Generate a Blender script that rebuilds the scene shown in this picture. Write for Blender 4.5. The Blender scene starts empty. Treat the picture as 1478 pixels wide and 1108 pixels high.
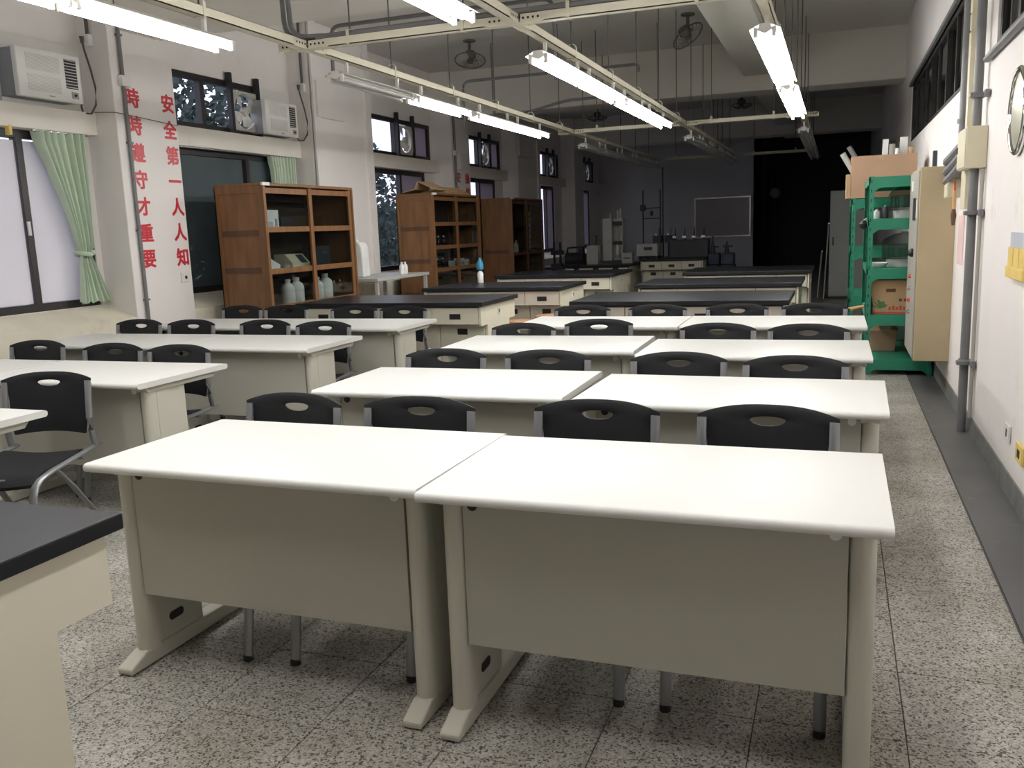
import bpy, bmesh, math, random
from mathutils import Vector, Matrix
random.seed(7)
sc = bpy.context.scene
COL = sc.collection
# ------------------------------------------------------------------ camera
CAM_H = 1.438
YAW, PITCH, ROLL, FPX = 0.354695535, -0.172965114, -0.0373949867, 1273.968
def cam_axes():
    cy, sy = math.cos(YAW), math.sin(YAW); cp, sp = math.cos(PITCH), math.sin(PITCH); cr, sr = math.cos(ROLL), math.sin(ROLL)
    r = Vector((cy, sy, 0)); f0 = Vector((-sy, cy, 0)); u0 = Vector((0, 0, 1))
    f = f0 * cp + u0 * sp; u = u0 * cp - f0 * sp
    return r * cr + u * sr, u * cr - r * sr, f
_r, _u, _f = cam_axes()
cd = bpy.data.cameras.new('camera'); cam = bpy.data.objects.new('camera', cd); COL.objects.link(cam)
cd.sensor_fit = 'HORIZONTAL'; cd.sensor_width = 36.0; cd.lens = FPX * 36.0 / 1478.0; cd.clip_start = 0.05; cd.clip_end = 200
cam.matrix_world = Matrix(((_r.x, _u.x, -_f.x, 0), (_r.y, _u.y, -_f.y, 0), (_r.z, _u.z, -_f.z, CAM_H), (0, 0, 0, 1)))
sc.camera = cam
# ------------------------------------------------------------------ sky, exposure
wd = bpy.data.worlds.new('overcast_dusk'); sc.world = wd; wd.use_nodes = True
bg = wd.node_tree.nodes['Background']; bg.inputs[0].default_value = (0.76, 0.77, 0.93, 1); bg.inputs[1].default_value = 1.9
sc.view_settings.view_transform = 'Standard'; sc.view_settings.look = 'None'
sc.view_settings.gamma = 1.0; sc.view_settings.use_curve_mapping = False
sc.view_settings.exposure = 0.3
TUBE = 40.0                       # brightness of a burning fluorescent tube
sc.cycles.max_bounces = 7; sc.cycles.diffuse_bounces = 5; sc.cycles.glossy_bounces = 3; sc.cycles.transparent_max_bounces = 12
sc.cycles.caustics_reflective = False; sc.cycles.caustics_refractive = False
sc.cycles.sample_clamp_indirect = 6.0
# ------------------------------------------------------------------ materials
M = {}
def mat(name, col, rough=0.5, metal=0.0, var=0.06, scale=6.0, bump=0.0, bscale=80.0, spec=0.5, stretch=None, stain=None):
    m = bpy.data.materials.new(name); m.use_nodes = True; M[name] = m
    nt = m.node_tree; N = nt.nodes; L = nt.links; b = N['Principled BSDF']
    b.inputs['Roughness'].default_value = rough; b.inputs['Metallic'].default_value = metal
    b.inputs['Specular IOR Level'].default_value = spec
    g = N.new('ShaderNodeNewGeometry'); src = g.outputs['Position']
    if stretch:
        mp = N.new('ShaderNodeMapping'); mp.inputs['Scale'].default_value = stretch; L.new(src, mp.inputs[0]); src = mp.outputs[0]
    nz = N.new('ShaderNodeTexNoise'); nz.inputs['Scale'].default_value = scale; nz.inputs['Detail'].default_value = 4; L.new(src, nz.inputs['Vector'])
    rp = N.new('ShaderNodeValToRGB'); e = rp.color_ramp.elements
    e[0].position = 0.3; e[1].position = 0.7
    e[0].color = tuple(max(0, c * (1 - var)) for c in col) + (1,); e[1].color = tuple(min(1, c * (1 + var)) for c in col) + (1,)
    L.new(nz.outputs['Fac'], rp.inputs[0]); out = rp.outputs[0]
    if stain:                      # patches of dirt or wear with a shape of their own: (colour, scale, threshold, amount)
        n2 = N.new('ShaderNodeTexNoise'); n2.inputs['Scale'].default_value = stain[1]; n2.inputs['Detail'].default_value = 6; n2.inputs['Roughness'].default_value = 0.65
        L.new(g.outputs['Position'], n2.inputs['Vector'])
        r2 = N.new('ShaderNodeValToRGB'); r2.color_ramp.elements[0].position = stain[2]; r2.color_ramp.elements[1].position = min(1, stain[2] + 0.16)
        r2.color_ramp.elements[1].color = (stain[3],) * 3 + (1,); L.new(n2.outputs['Fac'], r2.inputs[0])
        mx = N.new('ShaderNodeMix'); mx.data_type = 'RGBA'; L.new(r2.outputs[0], mx.inputs['Factor']); L.new(out, mx.inputs['A']); mx.inputs['B'].default_value = tuple(stain[0]) + (1,)
        out = mx.outputs['Result']
    L.new(out, b.inputs['Base Color'])
    if bump:
        n3 = N.new('ShaderNodeTexNoise'); n3.inputs['Scale'].default_value = bscale; L.new(g.outputs['Position'], n3.inputs['Vector'])
        bm_ = N.new('ShaderNodeBump'); bm_.inputs['Strength'].default_value = bump; bm_.inputs['Distance'].default_value = 0.01
        L.new(n3.outputs['Fac'], bm_.inputs['Height']); L.new(bm_.outputs[0], b.inputs['Normal'])
    return m
def emit(name, col, s):
    m = bpy.data.materials.new(name); m.use_nodes = True; M[name] = m; nt = m.node_tree; nt.nodes.clear()
    e = nt.nodes.new('ShaderNodeEmission'); e.inputs[0].default_value = (*col, 1); e.inputs[1].default_value = s
    o = nt.nodes.new('ShaderNodeOutputMaterial'); nt.links.new(e.outputs[0], o.inputs[0]); return m
def glass(name, tint, refl=0.04, rough=0.0, ior=1.45):
    m = bpy.data.materials.new(name); m.use_nodes = True; M[name] = m; nt = m.node_tree; nt.nodes.clear(); N = nt.nodes; L = nt.links
    t = N.new('ShaderNodeBsdfTransparent'); t.inputs[0].default_value = (*tint, 1)
    g = N.new('ShaderNodeBsdfGlossy'); g.inputs['Roughness'].default_value = rough
    f0 = ((ior - 1) / (ior + 1)) ** 2                              # Schlick reflectance, the same from both sides of the pane
    lw = N.new('ShaderNodeLayerWeight'); lw.inputs['Blend'].default_value = 0.5
    pw = N.new('ShaderNodeMath'); pw.operation = 'POWER'; pw.inputs[1].default_value = 5; L.new(lw.outputs['Facing'], pw.inputs[0])
    fr = N.new('ShaderNodeMath'); fr.operation = 'MULTIPLY_ADD'; fr.inputs[1].default_value = 1 - f0; fr.inputs[2].default_value = f0; L.new(pw.outputs[0], fr.inputs[0])
    mx = N.new('ShaderNodeMixShader'); L.new(fr.outputs[0], mx.inputs[0]); L.new(t.outputs[0], mx.inputs[1]); L.new(g.outputs[0], mx.inputs[2])
    o = N.new('ShaderNodeOutputMaterial'); L.new(mx.outputs[0], o.inputs[0]); return m
def terrazzo(name, base, mid, dark):
    m = bpy.data.materials.new(name); m.use_nodes = True; M[name] = m; nt = m.node_tree; N = nt.nodes; L = nt.links; b = N['Principled BSDF']
    b.inputs['Roughness'].default_value = 0.42; b.inputs['Specular IOR Level'].default_value = 0.35
    g = N.new('ShaderNodeNewGeometry')
    nz = N.new('ShaderNodeTexNoise'); nz.inputs['Scale'].default_value = 40; L.new(g.outputs['Position'], nz.inputs['Vector'])
    add = N.new('ShaderNodeMix'); add.data_type = 'RGBA'; add.inputs['Factor'].default_value = 0.012; L.new(g.outputs['Position'], add.inputs['A']); L.new(nz.outputs['Color'], add.inputs['B'])
    v = N.new('ShaderNodeTexVoronoi'); v.inputs['Scale'].default_value = 175; v.inputs['Randomness'].default_value = 1; L.new(add.outputs['Result'], v.inputs['Vector'])
    sp = N.new('ShaderNodeSeparateColor'); L.new(v.outputs['Color'], sp.inputs[0])
    rp = N.new('ShaderNodeValToRGB'); rp.color_ramp.interpolation = 'CONSTANT'; e = rp.color_ramp.elements
    e[0].position = 0; e[0].color = (*dark, 1); e[1].position = 0.17; e[1].color = (*mid, 1)
    e2 = e.new(0.40); e2.color = (*base, 1); e3 = e.new(0.8); e3.color = tuple(min(1, c * 1.25) for c in base) + (1,)
    L.new(sp.outputs[0], rp.inputs[0])
    n2 = N.new('ShaderNodeTexNoise'); n2.inputs['Scale'].default_value = 2.2; n2.inputs['Detail'].default_value = 5; L.new(g.outputs['Position'], n2.inputs['Vector'])
    r2 = N.new('ShaderNodeValToRGB'); r2.color_ramp.elements[0].position = 0.35; r2.color_ramp.elements[0].color = (0.72, 0.70, 0.66, 1); r2.color_ramp.elements[1].position = 0.6
    L.new(n2.outputs['Fac'], r2.inputs[0])
    ml = N.new('ShaderNodeMix'); ml.data_type = 'RGBA'; ml.blend_type = 'MULTIPLY'; ml.inputs['Factor'].default_value = 1; L.new(rp.outputs[0], ml.inputs['A']); L.new(r2.outputs[0], ml.inputs['B'])
    L.new(ml.outputs['Result'], b.inputs['Base Color']); return m

terrazzo('terrazzo', (0.42, 0.405, 0.37), (0.30, 0.29, 0.26), (0.085, 0.08, 0.072))
mat('grout', (0.10, 0.095, 0.085), 0.9)
mat('strip_paint', (0.095, 0.095, 0.098), 0.45, var=0.15, scale=2, stain=((0.16, 0.155, 0.15), 5, 0.58, 0.7))
mat('base_paint', (0.17, 0.17, 0.165), 0.6, var=0.2, scale=9, stain=((0.42, 0.41, 0.38), 7, 0.6, 0.6))
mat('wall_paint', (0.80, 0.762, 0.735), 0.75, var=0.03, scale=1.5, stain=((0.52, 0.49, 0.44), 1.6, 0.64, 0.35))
mat('wall_paint_right', (0.83, 0.785, 0.765), 0.75, var=0.03, scale=1.5, stain=((0.50, 0.48, 0.44), 2.6, 0.61, 0.5))
mat('sill_paint', (0.72, 0.675, 0.55), 0.7, var=0.08, scale=3, stain=((0.42, 0.37, 0.27), 3.5, 0.56, 0.5))
mat('lintel_paint', (0.78, 0.735, 0.67), 0.75, var=0.04, scale=2, stain=((0.52, 0.46, 0.38), 3, 0.62, 0.4))
mat('ceiling_paint', (0.68, 0.66, 0.62), 0.9, var=0.03, scale=1)
mat('beam_paint', (0.73, 0.705, 0.65), 0.9, var=0.03, scale=1)
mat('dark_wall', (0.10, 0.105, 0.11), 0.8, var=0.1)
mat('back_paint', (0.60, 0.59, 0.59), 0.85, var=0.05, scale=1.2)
mat('desk_top', (0.715, 0.715, 0.69), 0.42, var=0.012, scale=2, spec=0.45)
mat('desk_metal', (0.53, 0.52, 0.445), 0.42, var=0.02, scale=3)
mat('desk_panel', (0.43, 0.42, 0.36), 0.5, var=0.02, scale=3)
mat('black_plastic', (0.015, 0.016, 0.018), 0.48, var=0.1, bump=0.15, bscale=500, spec=0.25)
mat('chair_metal', (0.29, 0.30, 0.315), 0.35, metal=0.55, var=0.03)
mat('dark_rubber', (0.03, 0.03, 0.03), 0.7)
mat('plug_white', (0.75, 0.75, 0.72), 0.5)
mat('bench_top', (0.018, 0.0185, 0.022), 0.36, var=0.15, scale=4, bump=0.05, bscale=300, spec=0.26)
mat('bench_cream', (0.78, 0.74, 0.60), 0.45, var=0.025, scale=2, stain=((0.55, 0.50, 0.38), 6, 0.68, 0.4))
mat('bench_pink', (0.70, 0.625, 0.54), 0.45, var=0.03, scale=2)
mat('bench_shadow_gap', (0.12, 0.11, 0.09), 0.8)
mat('wood', (0.195, 0.092, 0.036), 0.45, var=0.22, scale=3.0, stretch=(6, 6, 0.8), bump=0.04, bscale=40)
mat('wood_dark', (0.105, 0.05, 0.024), 0.5, var=0.2, scale=3.0, stretch=(6, 6, 0.8))
mat('wood_light', (0.36, 0.19, 0.08), 0.4, var=0.2, scale=4.0)
mat('cabinet_inside', (0.055, 0.035, 0.022), 0.7)
glass('cabinet_glass', (0.80, 0.83, 0.82))
glass('window_glass', (0.92, 0.93, 0.96))
glass('tinted_glass', (0.40, 0.47, 0.50), ior=1.55)
glass('clear_jar', (0.66, 0.69, 0.68), rough=0.08, ior=1.7)
def film(name, col, tint, share, rough=0.06):
    m = bpy.data.materials.new(name); m.use_nodes = True; M[name] = m; nt = m.node_tree; N = nt.nodes; L = nt.links; b = N['Principled BSDF']
    g = N.new('ShaderNodeNewGeometry'); nz = N.new('ShaderNodeTexNoise'); nz.inputs['Scale'].default_value = 2.5; L.new(g.outputs['Position'], nz.inputs['Vector'])
    rp = N.new('ShaderNodeValToRGB'); rp.color_ramp.elements[0].color = tuple(c * 0.8 for c in col) + (1,); rp.color_ramp.elements[1].color = tuple(c * 1.2 for c in col) + (1,); L.new(nz.outputs['Fac'], rp.inputs[0]); L.new(rp.outputs[0], b.inputs['Base Color'])
    b.inputs['Roughness'].default_value = rough
    t = N.new('ShaderNodeBsdfTransparent'); t.inputs[0].default_value = (*tint, 1); mx = N.new('ShaderNodeMixShader'); mx.inputs[0].default_value = share
    L.new(b.outputs[0], mx.inputs[1]); L.new(t.outputs[0], mx.inputs[2]); L.new(mx.outputs[0], N['Material Output'].inputs[0]); return m
def paper(name, col, share):
    m = mat(name, col, 0.85, var=0.02, scale=3, bump=0.25, bscale=4); nt = m.node_tree; N = nt.nodes; L = nt.links
    t = N.new('ShaderNodeBsdfTranslucent'); t.inputs[0].default_value = (*col, 1); mx = N.new('ShaderNodeMixShader'); mx.inputs[0].default_value = share
    L.new(N['Principled BSDF'].outputs[0], mx.inputs[1]); L.new(t.outputs[0], mx.inputs[2]); L.new(mx.outputs[0], N['Material Output'].inputs[0]); return m
film('dirty_glass', (0.125, 0.15, 0.16), (0.5, 0.58, 0.62), 0.3)
paper('frosted_pane', (0.40, 0.36, 0.40), 0.6)
mat('window_frame', (0.022, 0.018, 0.018), 0.45, var=0.1)
paper('paper_sheet', (0.86, 0.84, 0.86), 0.4)
mat('curtain_green', (0.50, 0.60, 0.47), 0.85, var=0.05, scale=12)
mat('aircon_white', (0.80, 0.79, 0.76), 0.4, var=0.02)
mat('aircon_grey', (0.34, 0.34, 0.35), 0.5)
mat('aircon_grille', (0.62, 0.61, 0.59), 0.5)
mat('black_metal', (0.015, 0.015, 0.016), 0.5)
mat('cable_dark', (0.09, 0.085, 0.08), 0.6)
mat('conduit_grey', (0.17, 0.17, 0.175), 0.5, var=0.1, scale=8)
mat('rail_cream', (0.70, 0.66, 0.53), 0.5, var=0.03)
mat('lamp_white', (0.78, 0.77, 0.74), 0.4)
mat('tube_off', (0.62, 0.62, 0.60), 0.3)
emit('tube_on', (1.0, 0.985, 0.96), TUBE)
mat('hole_dark', (0.02, 0.02, 0.018), 0.8)
mat('fan_metal', (0.11, 0.11, 0.10), 0.5)
mat('fan_blade', (0.38, 0.38, 0.34), 0.5)
mat('exhaust_beige', (0.50, 0.48, 0.42), 0.55, var=0.12, scale=10)
mat('letter_red', (0.56, 0.03, 0.045), 0.35, var=0.04)
mat('beige_steel', (0.47, 0.38, 0.24), 0.45, var=0.05, scale=2, stain=((0.56, 0.49, 0.34), 3, 0.62, 0.6))
mat('beige_box', (0.62, 0.57, 0.42), 0.5, var=0.03)
mat('pale_front', (0.38, 0.36, 0.32), 0.45, var=0.05)
mat('green_paint', (0.018, 0.21, 0.125), 0.45, var=0.08, scale=6)
mat('cardboard', (0.44, 0.27, 0.18), 0.85, var=0.05, scale=5)
mat('cardboard_tan', (0.46, 0.31, 0.17), 0.85, var=0.05, scale=5)
mat('print_red', (0.55, 0.10, 0.07), 0.8)
mat('print_green', (0.10, 0.22, 0.10), 0.8)
mat('locker_grey', (0.42, 0.44, 0.43), 0.5, var=0.03)
mat('machine_dark', (0.03, 0.035, 0.045), 0.5)
mat('machine_grey', (0.45, 0.46, 0.44), 0.5)
mat('machine_blue', (0.018, 0.028, 0.07), 0.5)
mat('steel', (0.55, 0.55, 0.55), 0.25, metal=0.9)
mat('chrome', (0.75, 0.75, 0.74), 0.08, metal=1.0)
mat('mirror_face', (0.50, 0.49, 0.38), 0.38, metal=0.5)
mat('board_face', (0.36, 0.34, 0.32), 0.22, var=0.04)
mat('white_plastic', (0.82, 0.82, 0.80), 0.4)
mat('bottle_plastic', (0.72, 0.72, 0.70), 0.4)
mat('card_yellow', (0.72, 0.53, 0.16), 0.7, var=0.08)
mat('card_blue', (0.52, 0.55, 0.62), 0.5)
mat('pinkish_paper', (0.72, 0.52, 0.50), 0.8)
mat('wood_handle', (0.62, 0.36, 0.15), 0.5)
mat('cyan_plastic', (0.02, 0.19, 0.32), 0.4)
mat('leaf_dark', (0.028, 0.048, 0.038), 0.7, var=0.4, scale=9)
mat('bark', (0.06, 0.05, 0.045), 0.9)
mat('outside_ground', (0.16, 0.17, 0.17), 0.9)
# ------------------------------------------------------------------ mesh helpers
class MB:
    """collects boxes, tubes, prisms; build() links them as ONE mesh object"""
    def __init__(s): s.v = []; s.f = []
    def add(s, vs, fs):
        n = len(s.v); s.v += [tuple(p) for p in vs]; s.f += [tuple(i + n for i in f) for f in fs]; return s
    def box(s, x0, x1, y0, y1, z0, z1):
        return s.add([(x, y, z) for x in (x0, x1) for y in (y0, y1) for z in (z0, z1)],
                     [(0, 1, 3, 2), (4, 6, 7, 5), (0, 4, 5, 1), (2, 3, 7, 6), (0, 2, 6, 4), (1, 5, 7, 3)])
    def prism(s, pts, axis, a0, a1):
        """2-D outline extruded along axis 0/1/2; outline coords are the two other axes in order"""
        n = len(pts); V = []
        for a in (a0, a1):
            for p in pts:
                q = [p[0], p[1]]; q.insert(axis, a); V.append(q)
        F = [tuple(range(n)), tuple(range(2 * n - 1, n - 1, -1))] + [(i, (i + 1) % n, n + (i + 1) % n, n + i) for i in range(n)]
        return s.add(V, F)
    def tube(s, path, r, n=8, cap=True, flat=1.0):
        path = [Vector(p) for p in path]; V = []; up = Vector((0, 0, 1))
        for i, p in enumerate(path):
            t = (path[min(i + 1, len(path) - 1)] - path[max(i - 1, 0)]).normalized()
            a = t.cross(up)
            if a.length < 0.05: a = t.cross(Vector((1, 0, 0)))
            a.normalize(); b = a.cross(t).normalized(); rr = r[i] if isinstance(r, (list, tuple)) else r
            for k in range(n):
                w = 2 * math.pi * (k + 0.5) / n; V.append(p + a * (math.cos(w) * rr) + b * (math.sin(w) * rr * flat))
        F = []
        for i in range(len(path) - 1):
            for k in range(n):
                F.append((i * n + k, i * n + (k + 1) % n, (i + 1) * n + (k + 1) % n, (i + 1) * n + k))
        if cap: F += [tuple(range(n - 1, -1, -1)), tuple((len(path) - 1) * n + k for k in range(n))]
        return s.add(V, F)
    def lathe(s, prof, c=(0, 0, 0), n=16, axis=2):
        V = []; F = []
        for (r, h) in prof:
            for k in range(n):
                w = 2 * math.pi * k / n; q = [r * math.cos(w), r * math.sin(w)]; q.insert(axis, h)
                V.append((q[0] + c[0], q[1] + c[1], q[2] + c[2]))
        for i in range(len(prof) - 1):
            for k in range(n): F.append((i * n + k, i * n + (k + 1) % n, (i + 1) * n + (k + 1) % n, (i + 1) * n + k))
        F += [tuple(range(n - 1, -1, -1)), tuple((len(prof) - 1) * n + k for k in range(n))]
        return s.add(V, F)
    def build(s, name, material, parent=None, bevel=0.0, smooth=False, seg=2, label=None):
        me = bpy.data.meshes.new(name); me.from_pydata([tuple(v) for v in s.v], [], s.f); me.update()
        b = bmesh.new(); b.from_mesh(me); bmesh.ops.recalc_face_normals(b, faces=b.faces)
        if bevel: bmesh.ops.bevel(b, geom=list(b.edges), offset=bevel, segments=seg, affect='EDGES', profile=0.5, clamp_overlap=True)
        if smooth:
            for f in b.faces: f.smooth = True
            for e_ in b.edges:
                if len(e_.link_faces) == 2 and e_.calc_face_angle(0) > 0.7: e_.smooth = False
        b.to_mesh(me); b.free()
        me.materials.append(M[material]); o = bpy.data.objects.new(name, me); COL.objects.link(o)
        if parent: o.parent = parent
        if label: o['label'] = label
        return o
def bx(*a): return MB().box(*a)
def part(name, material, parent, *a, bevel=0.0, label=None): return bx(*a).build(name, material, parent, bevel, label=label)
def tag(o, label, cat, group=None):
    o['label'] = label; o['category'] = cat
    if group: o['group'] = group
    return o
def thing(name, label, cat, loc=(0, 0, 0), rz=0.0, group=None):
    o = bpy.data.objects.new(name, None); COL.objects.link(o); o.location = loc; o.rotation_euler = (0, 0, rz); o.empty_display_size = 0.1
    return tag(o, label, cat, group)
def struct(name, mb, material, label, parent=None, bevel=0.0, cat=None):
    o = mb.build(name, material, parent, bevel)
    if not parent:
        o['kind'] = 'structure'; o['label'] = label; o['category'] = cat or name.split('_')[0]
    return o
KIDS = {}
def copy_tree(src, parent=None):
    c = src.copy(); COL.objects.link(c); c.parent = parent
    for k in [q for q in list(src.children)]: copy_tree(k, c)
    return c
ORD = ['first', 'second', 'third', 'fourth', 'fifth', 'sixth', 'seventh', 'eighth']
# ------------------------------------------------------------------ the room shell
Y0, Y1, CEIL = -3.2, 25.6, 4.09
XL, XC, XR = -6.55, -6.2, 0.86
def wall_slab(mb, x0, x1, y0, y1, z0, z1, holes):
    cuts = sorted({y0, y1} | {h for q in holes for h in q[:2]})
    for a, b in zip(cuts, cuts[1:]):
        zs = sorted((q[2], q[3]) for q in holes if q[0] <= a + 1e-6 and q[1] >= b - 1e-6); z = z0
        for lo, hi in zs:
            if lo > z: mb.box(x0, x1, a, b, z, lo)
            z = hi
        if z < z1: mb.box(x0, x1, a, b, z, z1)
    return mb
floor = struct('floor', bx(-6.75, 3.2, Y0, 29.2, -0.2, -0.006), 'grout', 'speckled terrazzo tile floor running the length of the room')
PITCH_T = 0.41
tile_spots = []
for i in range(-16, 2):
    for j in range(-8, 71):
        x = 0.215 + (i - 0.5) * PITCH_T; y = 2.46 + (j - 0.5) * PITCH_T
        if x - 0.2 < -6.2 or x + 0.2 > 0.64: continue
        tile_spots.append((x, y))
def shown(x, y):                       # tiles of the aisles and the open floor in front, nearest first
    d = math.hypot(x, y); a = math.degrees(math.atan2(-x, y))
    return d if (y > 1.5 and -9 < a < 52) else 1000 + d
tile_spots.sort(key=lambda p: shown(*p))
t0 = bx(-0.2035, 0.2035, -0.2035, 0.2035, -0.012, 0.0).build('tile', 'terrazzo', floor, 0.0015, seg=1)
for k, (x, y) in enumerate(tile_spots[:300]):
    o = t0 if k == 0 else t0.copy()
    if k: COL.objects.link(o); o.parent = floor
    o.location = (x, y, 0)
rest = MB()
for x, y in tile_spots[300:]: rest.box(x - 0.2035, x + 0.2035, y - 0.2035, y + 0.2035, -0.012, 0.0)
ro = rest.build('tile_field', 'terrazzo', floor); ro['kind'] = 'stuff'
struct('trim_1', bx(0.632, XR, Y0, 25.6, -0.02, 0.002), 'strip_paint', 'dark grey painted floor strip along the right wall', cat='trim')
struct('baseboard_right', MB().prism([(0.845, 0.0), (XR + 0.02, 0.0), (XR + 0.02, 0.115), (0.852, 0.11)], 1, Y0, 25.6), 'base_paint', 'scuffed grey painted baseboard of the right wall')
ceiling = struct('ceiling', bx(-6.75, 3.2, Y0, 29.2, CEIL, CEIL + 0.25), 'ceiling_paint', 'off-white concrete ceiling with deep cross beams')
for yc in (7.02, 14.6, 22.2): bx(-6.6, XR + 0.01, yc - 0.30, yc + 0.30, 3.36, CEIL + 0.02).build('beam', 'beam_paint', ceiling, 0.01, seg=1)
for a, b in ((Y0, 6.72), (7.32, 14.3), (14.9, 21.9), (22.5, 25.6)):
    bx(-1.39, -0.86, a, b, 3.58, CEIL + 0.02).build('beam', 'beam_paint', ceiling, 0.01, seg=1)
# left wall: (bay y0, y1), lower window y0..y1, upper opening y0..y1
BAYS = [((4.0, 6.62), (4.1, 6.55), (4.1, 6.57)), ((7.43, 9.97), (7.46, 9.93), (7.46, 9.95)), ((11.45, 14.2), (11.5, 13.85), (11.5, 14.12)),
        ((15.0, 17.58), (15.05, 17.15), (15.05, 17.5)), ((19.05, 21.8), (19.1, 21.15), (19.1, 21.6)), ((22.6, 25.6), (22.65, 24.5), (22.65, 25.0))]
holes = []
for _, lo, up in BAYS: holes += [(lo[0], lo[1], 0.88, 2.43), (up[0], up[1], 2.64, 3.22)]
hl = []
for h in holes: hl.append(h)
cutset = sorted({h for q in hl for h in q[:2]})
wl = wall_slab(MB(), -6.75, XL, Y0, Y1, 0.0, CEIL, [(a, b, q[2], q[3]) for q in hl for a, b in zip(cutset, cutset[1:]) if a >= q[0] - 1e-6 and b <= q[1] + 1e-6])
wall_left = struct('wall_left', wl, 'wall_paint', 'off-white left wall with windows set between columns')
MB().prism([(-6.74, 0.0), (XC - 0.012, 0.0), (XC - 0.012, 0.755), (-6.46, 0.845), (-6.54, 0.875), (-6.74, 0.88)], 1, Y0, Y1).build('sill_wall', 'sill_paint', wall_left, label='cream painted low wall with a sloping window sill')
for (b, lo, up) in BAYS: bx(XL - 0.01, -6.43, b[0], b[1], 2.43, 2.63).build('lintel', 'lintel_paint', wall_left, 0.004, seg=1)
def column(y0, y1): return bx(XL - 0.02, XC, y0, y1, 0.0, CEIL).build('column', 'wall_paint', wall_left, 0.006, seg=1)
for a, b in ((6.62, 7.43), (14.2, 15.0), (21.8, 22.6), (Y0, 4.0)): column(a, b)
for a, b in ((9.97, 11.45), (17.58, 19.05)):
    c_ = MB(); c_.box(XL - 0.02, XC - 0.03, a, b, 0, CEIL); c_.box(XC - 0.04, XC, a, a + 0.17, 0, CEIL); c_.box(XC - 0.04, XC, b - 0.15, b, 0, CEIL)
    c_.build('column', 'wall_paint', wall_left, label='wide column with a recessed panel between two pilasters')
    bx(XC - 0.04, XC + 0.03, a + 0.05, a + 0.72, 2.93, 3.36).build('bracket_block', 'wall_paint', wall_left)
# right wall with high windows
RW = [(7.72, 13.0, 2.36, 3.07), (0.4, 6.16, 2.40, 3.07)]
wall_right = struct('wall_right', wall_slab(MB(), XR, 1.02, Y0, 29.2, 0.0, CEIL, RW), 'wall_paint_right', 'pinkish white right wall with high dark windows')
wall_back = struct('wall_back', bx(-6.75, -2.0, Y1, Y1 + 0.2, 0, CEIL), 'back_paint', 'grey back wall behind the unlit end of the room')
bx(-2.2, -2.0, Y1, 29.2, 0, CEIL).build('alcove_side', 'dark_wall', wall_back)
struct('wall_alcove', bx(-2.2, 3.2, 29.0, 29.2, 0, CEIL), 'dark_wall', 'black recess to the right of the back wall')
struct('wall_front', bx(-6.75, 3.2, Y0 - 0.2, Y0, 0, CEIL), 'wall_paint', 'plain off-white wall closing the near end')
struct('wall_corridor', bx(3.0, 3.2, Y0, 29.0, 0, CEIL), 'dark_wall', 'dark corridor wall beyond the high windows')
# windows --------------------------------------------------------------------------------------------------
def window(n, y0, y1, z0, z1, x, mull, panes, label, fw=0.06, depth=0.07):
    w = thing(f'window_{n}', label, 'window', (x, (y0 + y1) / 2, z0)); w['kind'] = 'structure'
    oy = (y0 + y1) / 2; a, b, h = y0 - oy, y1 - oy, z1 - z0
    f = MB(); f.box(-depth / 2, depth / 2, a, b, 0, fw); f.box(-depth / 2, depth / 2, a, b, h - fw, h); f.box(-depth / 2, depth / 2, a, a + fw, fw, h - fw); f.box(-depth / 2, depth / 2, b - fw, b, fw, h - fw)
    f.build('frame', 'window_frame', w)
    ms = [a + fw] + [m - oy for m in mull] + [b - fw]
    for m in mull: bx(-0.03, 0.045, m - oy - 0.032, m - oy + 0.032, fw, h - fw).build('mullion', 'window_frame', w)
    for k, (p, q) in enumerate(zip(ms, ms[1:])):
        dx = 0.012 if k % 2 else -0.012
        bx(dx - 0.003, dx + 0.003, p, q, fw, h - fw).build('pane', panes[k % len(panes)], w)
    return w
XW = -6.60
w1 = window(1, 4.1, 6.55, 0.88, 2.43, XW, [5.0, 5.86], ['window_glass'], 'dark framed window pasted over with white paper beside green curtain', 0.07)
for a, b in ((4.19, 4.96), (5.05, 5.82), (5.905, 6.47)): bx(0.018, 0.022, a - 5.325, b - 5.325, 0.075, 1.46).build('paper_sheet', 'paper_sheet', w1, label='white paper covering the pane')
MB().box(0.046, 0.062, 5.83 - 5.325, 5.858 - 5.325, 0.66, 0.78).build('latch', 'steel', w1)
window(2, 7.46, 9.93, 0.88, 2.43, XW, [9.0], ['dirty_glass'], 'large dark tinted window beside the red slogan column', 0.07)
window(3, 11.5, 13.85, 0.88, 2.43, XW, [12.95], ['window_glass', 'frosted_pane'], 'window showing pale sky and a tree behind the second cabinet', 0.07)
window(4, 15.05, 17.15, 0.88, 2.43, XW, [16.3], ['window_glass', 'frosted_pane'], 'window beside the far column with red characters', 0.07)
window(5, 19.1, 21.15, 0.88, 2.43, XW, [20.55], ['window_glass', 'frosted_pane'], 'tall narrow-looking window beyond the third cabinet', 0.07)
window(6, 22.65, 24.5, 0.88, 2.43, XW, [23.7], ['window_glass', 'frosted_pane'], 'farthest tall window of the left wall near the back corner', 0.07)
window(7, 4.1, 5.72, 2.64, 3.22, XW, [4.9], ['tinted_glass'], 'upper window left of the first air conditioner')
window(8, 7.46, 9.27, 2.64, 3.22, XW, [8.3], ['window_glass'], 'upper dark framed window beside the second air conditioner')
window(9, 11.5, 14.12, 2.64, 3.22, XW, [12.86, 13.38], ['window_glass', 'window_glass', 'frosted_pane'], 'upper window with an exhaust fan above the second cabinet')
window(10, 15.05, 17.5, 2.64, 3.22, XW, [16.3, 16.8], ['window_glass', 'window_glass', 'frosted_pane'], 'upper window above the third cabinet, right of the red characters')
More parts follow.
